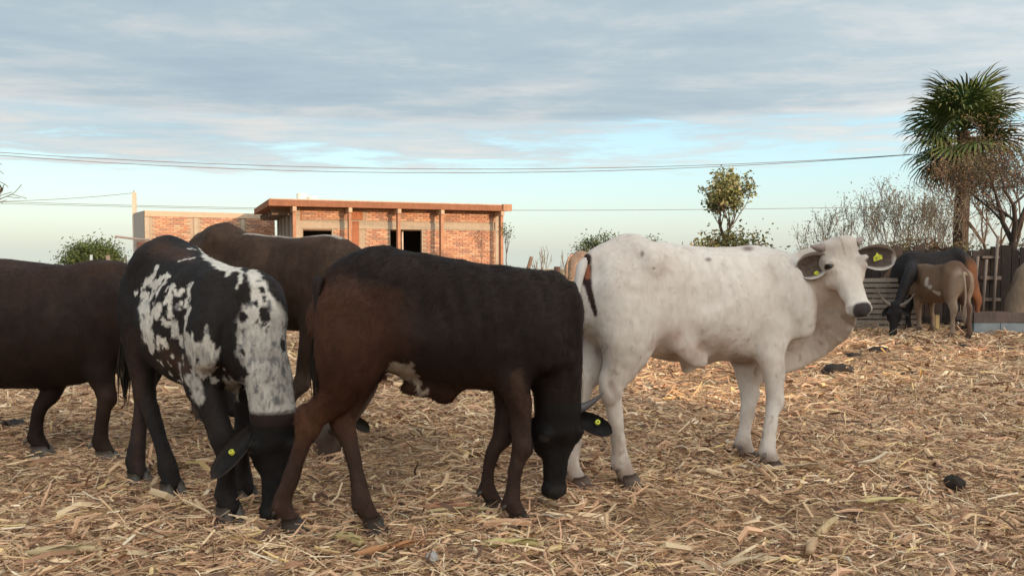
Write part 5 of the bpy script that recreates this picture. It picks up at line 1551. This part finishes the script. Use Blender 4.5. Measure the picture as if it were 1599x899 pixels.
post('fence_post', 829, 398, 480, 9.0, .028, 'thin leaning dark stake above the brown calf’s shoulder', lean=.22)
post('fence_post', 862, 418, 480, 10.0, .018, 'thin dark stake left of the thick fence post', lean=.05)
post('fence_post', 870.5, 414, 500, 10.2, .055, 'thick dark fence post between the brown calf and the white calf', col=(.10, .065, .055))
post('fence_post', 878, 428, 500, 10.4, .022, 'short thin post right of the thick fence post')
post('fence_post', 893, 466, 505, 11.0, .05, 'dark low post beside the white calf’s rump', col=(.07, .05, .045))
post('fence_post', 142.5, 395, 440, 8.6, .018, 'short white painted stake behind the large brown cow', col=(.62, .60, .56))
post('fence_post', 170, 396, 440, 8.4, .03, 'pale slanted wooden stake behind the large brown cow', col=(.34, .23, .17), lean=-.09)
post('fence_post', 198, 398, 440, 12, .014, 'very thin stake beside the patched calf’s rump')
for i, (px, w__) in enumerate(((1304, .05), (1313, .06), (1327, .04))):
    post('fence_post', px, 490 - i * 2, 520, 12.05, w__, ['first brown stake under the white calf’s jaw', 'thick middle stake under the white calf’s jaw', 'stake at the left end of the pallet fence'][i], col=(.20, .12, .08), lean=(.10, -.04, 0)[i])
# earth bank / adobe piece behind the posts
p = at(872, 395, 11.5)
mb = MB(); mb.box((0, 0, .42), .55, .12, .86, col=(.34, .21, .14), jit=.02); o = mb.build('plank_hoarding', M_WOOD); o.location = (p.x + .05, p.y, 0); tag(o, 'tan board hoarding behind the thick fence post', 'board')

# pallet fence, slat by slat
pa = at(1326, 395, 12.0); pbx = at(1440, 395, 12.0)
rt = empty('pallet_fence', (pa.x, 12.0, 0)); tag(rt, 'grey pallet fence of level slats behind the black cow', 'fence')
Lp = pbx.x - pa.x
for i in range(10):
    mb = MB(); mb.box((Lp / 2 + random.uniform(-.01, .01), 0, .075 + i * .083), Lp, .018, .060, M=Matrix.Rotation(random.uniform(-.006, .006), 3, 'Y'), col=tuple(np.array((.22, .19, .165)) * random.uniform(.8, 1.15)))
    mb.build('slat', M_WOOD, rt)
for x in (.02, Lp / 2, Lp - .02):
    mb = MB(); mb.box((x, .06, .43), .07, .09, .86, col=(.12, .09, .075)); mb.build('stringer', M_WOOD, rt)

# dark board wall
pa = at(1318, 395, 12.9); pbx = at(1720, 395, 12.9)
rt = empty('board_wall', (pa.x, 12.9, 0)); tag(rt, 'dark upright board wall closing the corral', 'wall')
x = 0.0; Lb = pbx.x - pa.x
while x < Lb:
    bw = random.uniform(.11, .20); h_ = 1.34 + random.uniform(-.06, .05) - (0.25 if x < .5 else 0)
    mb = MB(); mb.box((x + bw / 2, random.uniform(-.012, .012), h_ / 2), bw - .012, .025, h_, M=Matrix.Rotation(random.uniform(-.008, .008), 3, 'Y'), col=tuple(np.array((.045, .036, .033)) * random.uniform(.6, 1.4)))
    mb.build('board', M_WOOD, rt); x += bw
for px, z0, z1, px2 in ((1534, .80, .86, 1566), (1534, .44, .49, 1566), (1536, 1.16, 1.20, 1562)):
    a = at(px, 395, 12.8).x - pa.x; b_ = at(px2, 395, 12.8).x - pa.x
    mb = MB(); mb.box(((a + b_) / 2, -.06, (z0 + z1) / 2), b_ - a, .04, z1 - z0, col=(.19, .15, .13)); mb.build('rail', M_WOOD, rt)
for px, t_ in ((1558, 368), (1527, 400), (1541, 405)):
    a = at(px, 395, 12.7); hh_ = at(px, t_, 12.7).z
    mb = MB(); mb.tube([(a.x - pa.x, -.12, 0), (a.x - pa.x + .02, -.12, hh_ / 2), (a.x - pa.x + .05, -.12, hh_)], .024, 6, (.21, .17, .145)); mb.build('upright', M_WOOD, rt, True)

# brush heaped along the wall
g = np.random.default_rng(5)
def brush(name, label, px0, px1, Y_, zlo, zhi, n, col):
    rt = empty(name, tuple(at((px0 + px1) / 2, 395, Y_) * Vector((1, 1, 0)))) if False else None
    a = at(px0, 395, Y_); b_ = at(px1, 395, Y_); cx = (a.x + b_.x) / 2
    mb = MB(); rng = random.Random(px0)
    for k in range(n):
        x = rng.uniform(a.x, b_.x) - cx; f = 1 - abs(x / ((b_.x - a.x) / 2)) ** 3
        z = zlo + (zhi - zlo) * rng.random() ** .8 * (.45 + .55 * f) * (.7 + .3 * math.sin(x * 5 + px0)); p = Vector((x, rng.uniform(-.3, .3), z))
        d = Vector((rng.uniform(-1, 1), rng.uniform(-.6, .6), rng.uniform(-.5, .7))).normalized() * rng.uniform(.12, .45)
        q = p + d * .5 + Vector((0, 0, rng.uniform(-.03, .05)))
        mb.tube([p, q, p + d], [.008, .006, .003], 3, tuple(np.array(rng.choice(col)) * rng.uniform(.6, 1.2)), caps=False)
    me = mb.mesh(name)
    o = link(name, me, M_BARK); o.location = (cx, Y_, 0); tag(o, label, 'brush')
    cents = [(rng.uniform(a.x, b_.x) - cx, rng.uniform(-.3, .3), zlo + (zhi - zlo) * rng.random() * .8) for k in range(n // 6)]
    l = link('dry_leaves', leaves_mesh('dry_leaves', cents, 16, .10, .07, [(.12, .09, .04), (.10, .10, .035), (.16, .10, .05)], 3), M_LEAF, o)


brush('brush_heap', 'olive brown brush along the wall top above the white calf’s ear', 1345, 1445, 13.4, .5, 1.52, 900, [(.14, .10, .06), (.12, .11, .05), (.10, .07, .05)])
brush('brush_heap', 'reddish dead brush on the wall left of the palm trunk', 1430, 1530, 13.3, .5, 1.62, 900, [(.17, .10, .065), (.13, .085, .06), (.09, .065, .05)])
brush('brush_heap', 'dark brush behind the wall at the right edge', 1520, 1660, 13.8, .5, 1.55, 700, [(.10, .08, .06), (.13, .10, .07)])

# trough
pa = at(1519, 395, 11.75); pbx = at(1680, 395, 11.75)
rt = empty('feed_trough', (pa.x, 11.75, 0)); tag(rt, 'long feed trough with dark plank over blue grey blocks', 'trough')
Lt = pbx.x - pa.x; x = 0; 
while x < Lt:
    mb = MB(); mb.box((x + .205, 0, .085), .40, .16, .17, col=tuple(np.array((.20, .245, .28)) * random.uniform(.85, 1.1)), jit=.004); mb.build('block', M_CONC, rt); x += .412
mb = MB(); mb.box((Lt / 2, -.06, .255), Lt, .035, .16, col=(.105, .085, .08), jit=.006); mb.build('front_plank', M_WOOD, rt)
mb = MB(); mb.box((Lt / 2, .40, .24), Lt, .035, .16, col=(.10, .08, .075), jit=.006); mb.build('back_plank', M_WOOD, rt)
mb = MB(); mb.box((Lt / 2, .17, .185), Lt - .02, .42, .02, col=(.12, .10, .09)); mb.build('floor_board', M_WOOD, rt)
p = at(1466, 395, 11.62); mb = MB(); mb.box((0, 0, .18), .055, .03, .20, col=(.50, .36, .18)); o = mb.build('plank', M_WOOD); o.location = (p.x, p.y, .02); tag(o, 'short bright yellow upright board between the tan calf’s legs', 'plank')

# bare weeds behind the brown calf's shoulder
for i, (px, h_) in enumerate(((836, 1.30), (857, 1.42), (884, 1.28))):
    b = at(px, 395, 9.4 + i * .3); b.z = 0
    tree('bare_weed', ['bare weed left of the thin leaning stake', 'tallest bare weed above the brown calf’s shoulder', 'bare weed touching the white calf’s tail'][i], 'weed', b, 130 + i, h_ * .62, .008, .22, 2, None, spread=.5, up=.7, stems=1, kids=(2, 3), bark=(.26, .22, .17), minr=.0028, fan=.12)
b = at(793, 395, 27.5); b.z = 0
tree('climber', 'spindly plant climbing at the right end of the house', 'plant', b, 140, 1.2, .02, .5, 2, dict(n=3, rad=.08, size=.08, cols=GREEN), spread=.4, up=.8, stems=1, kids=(2, 3), fan=.1)
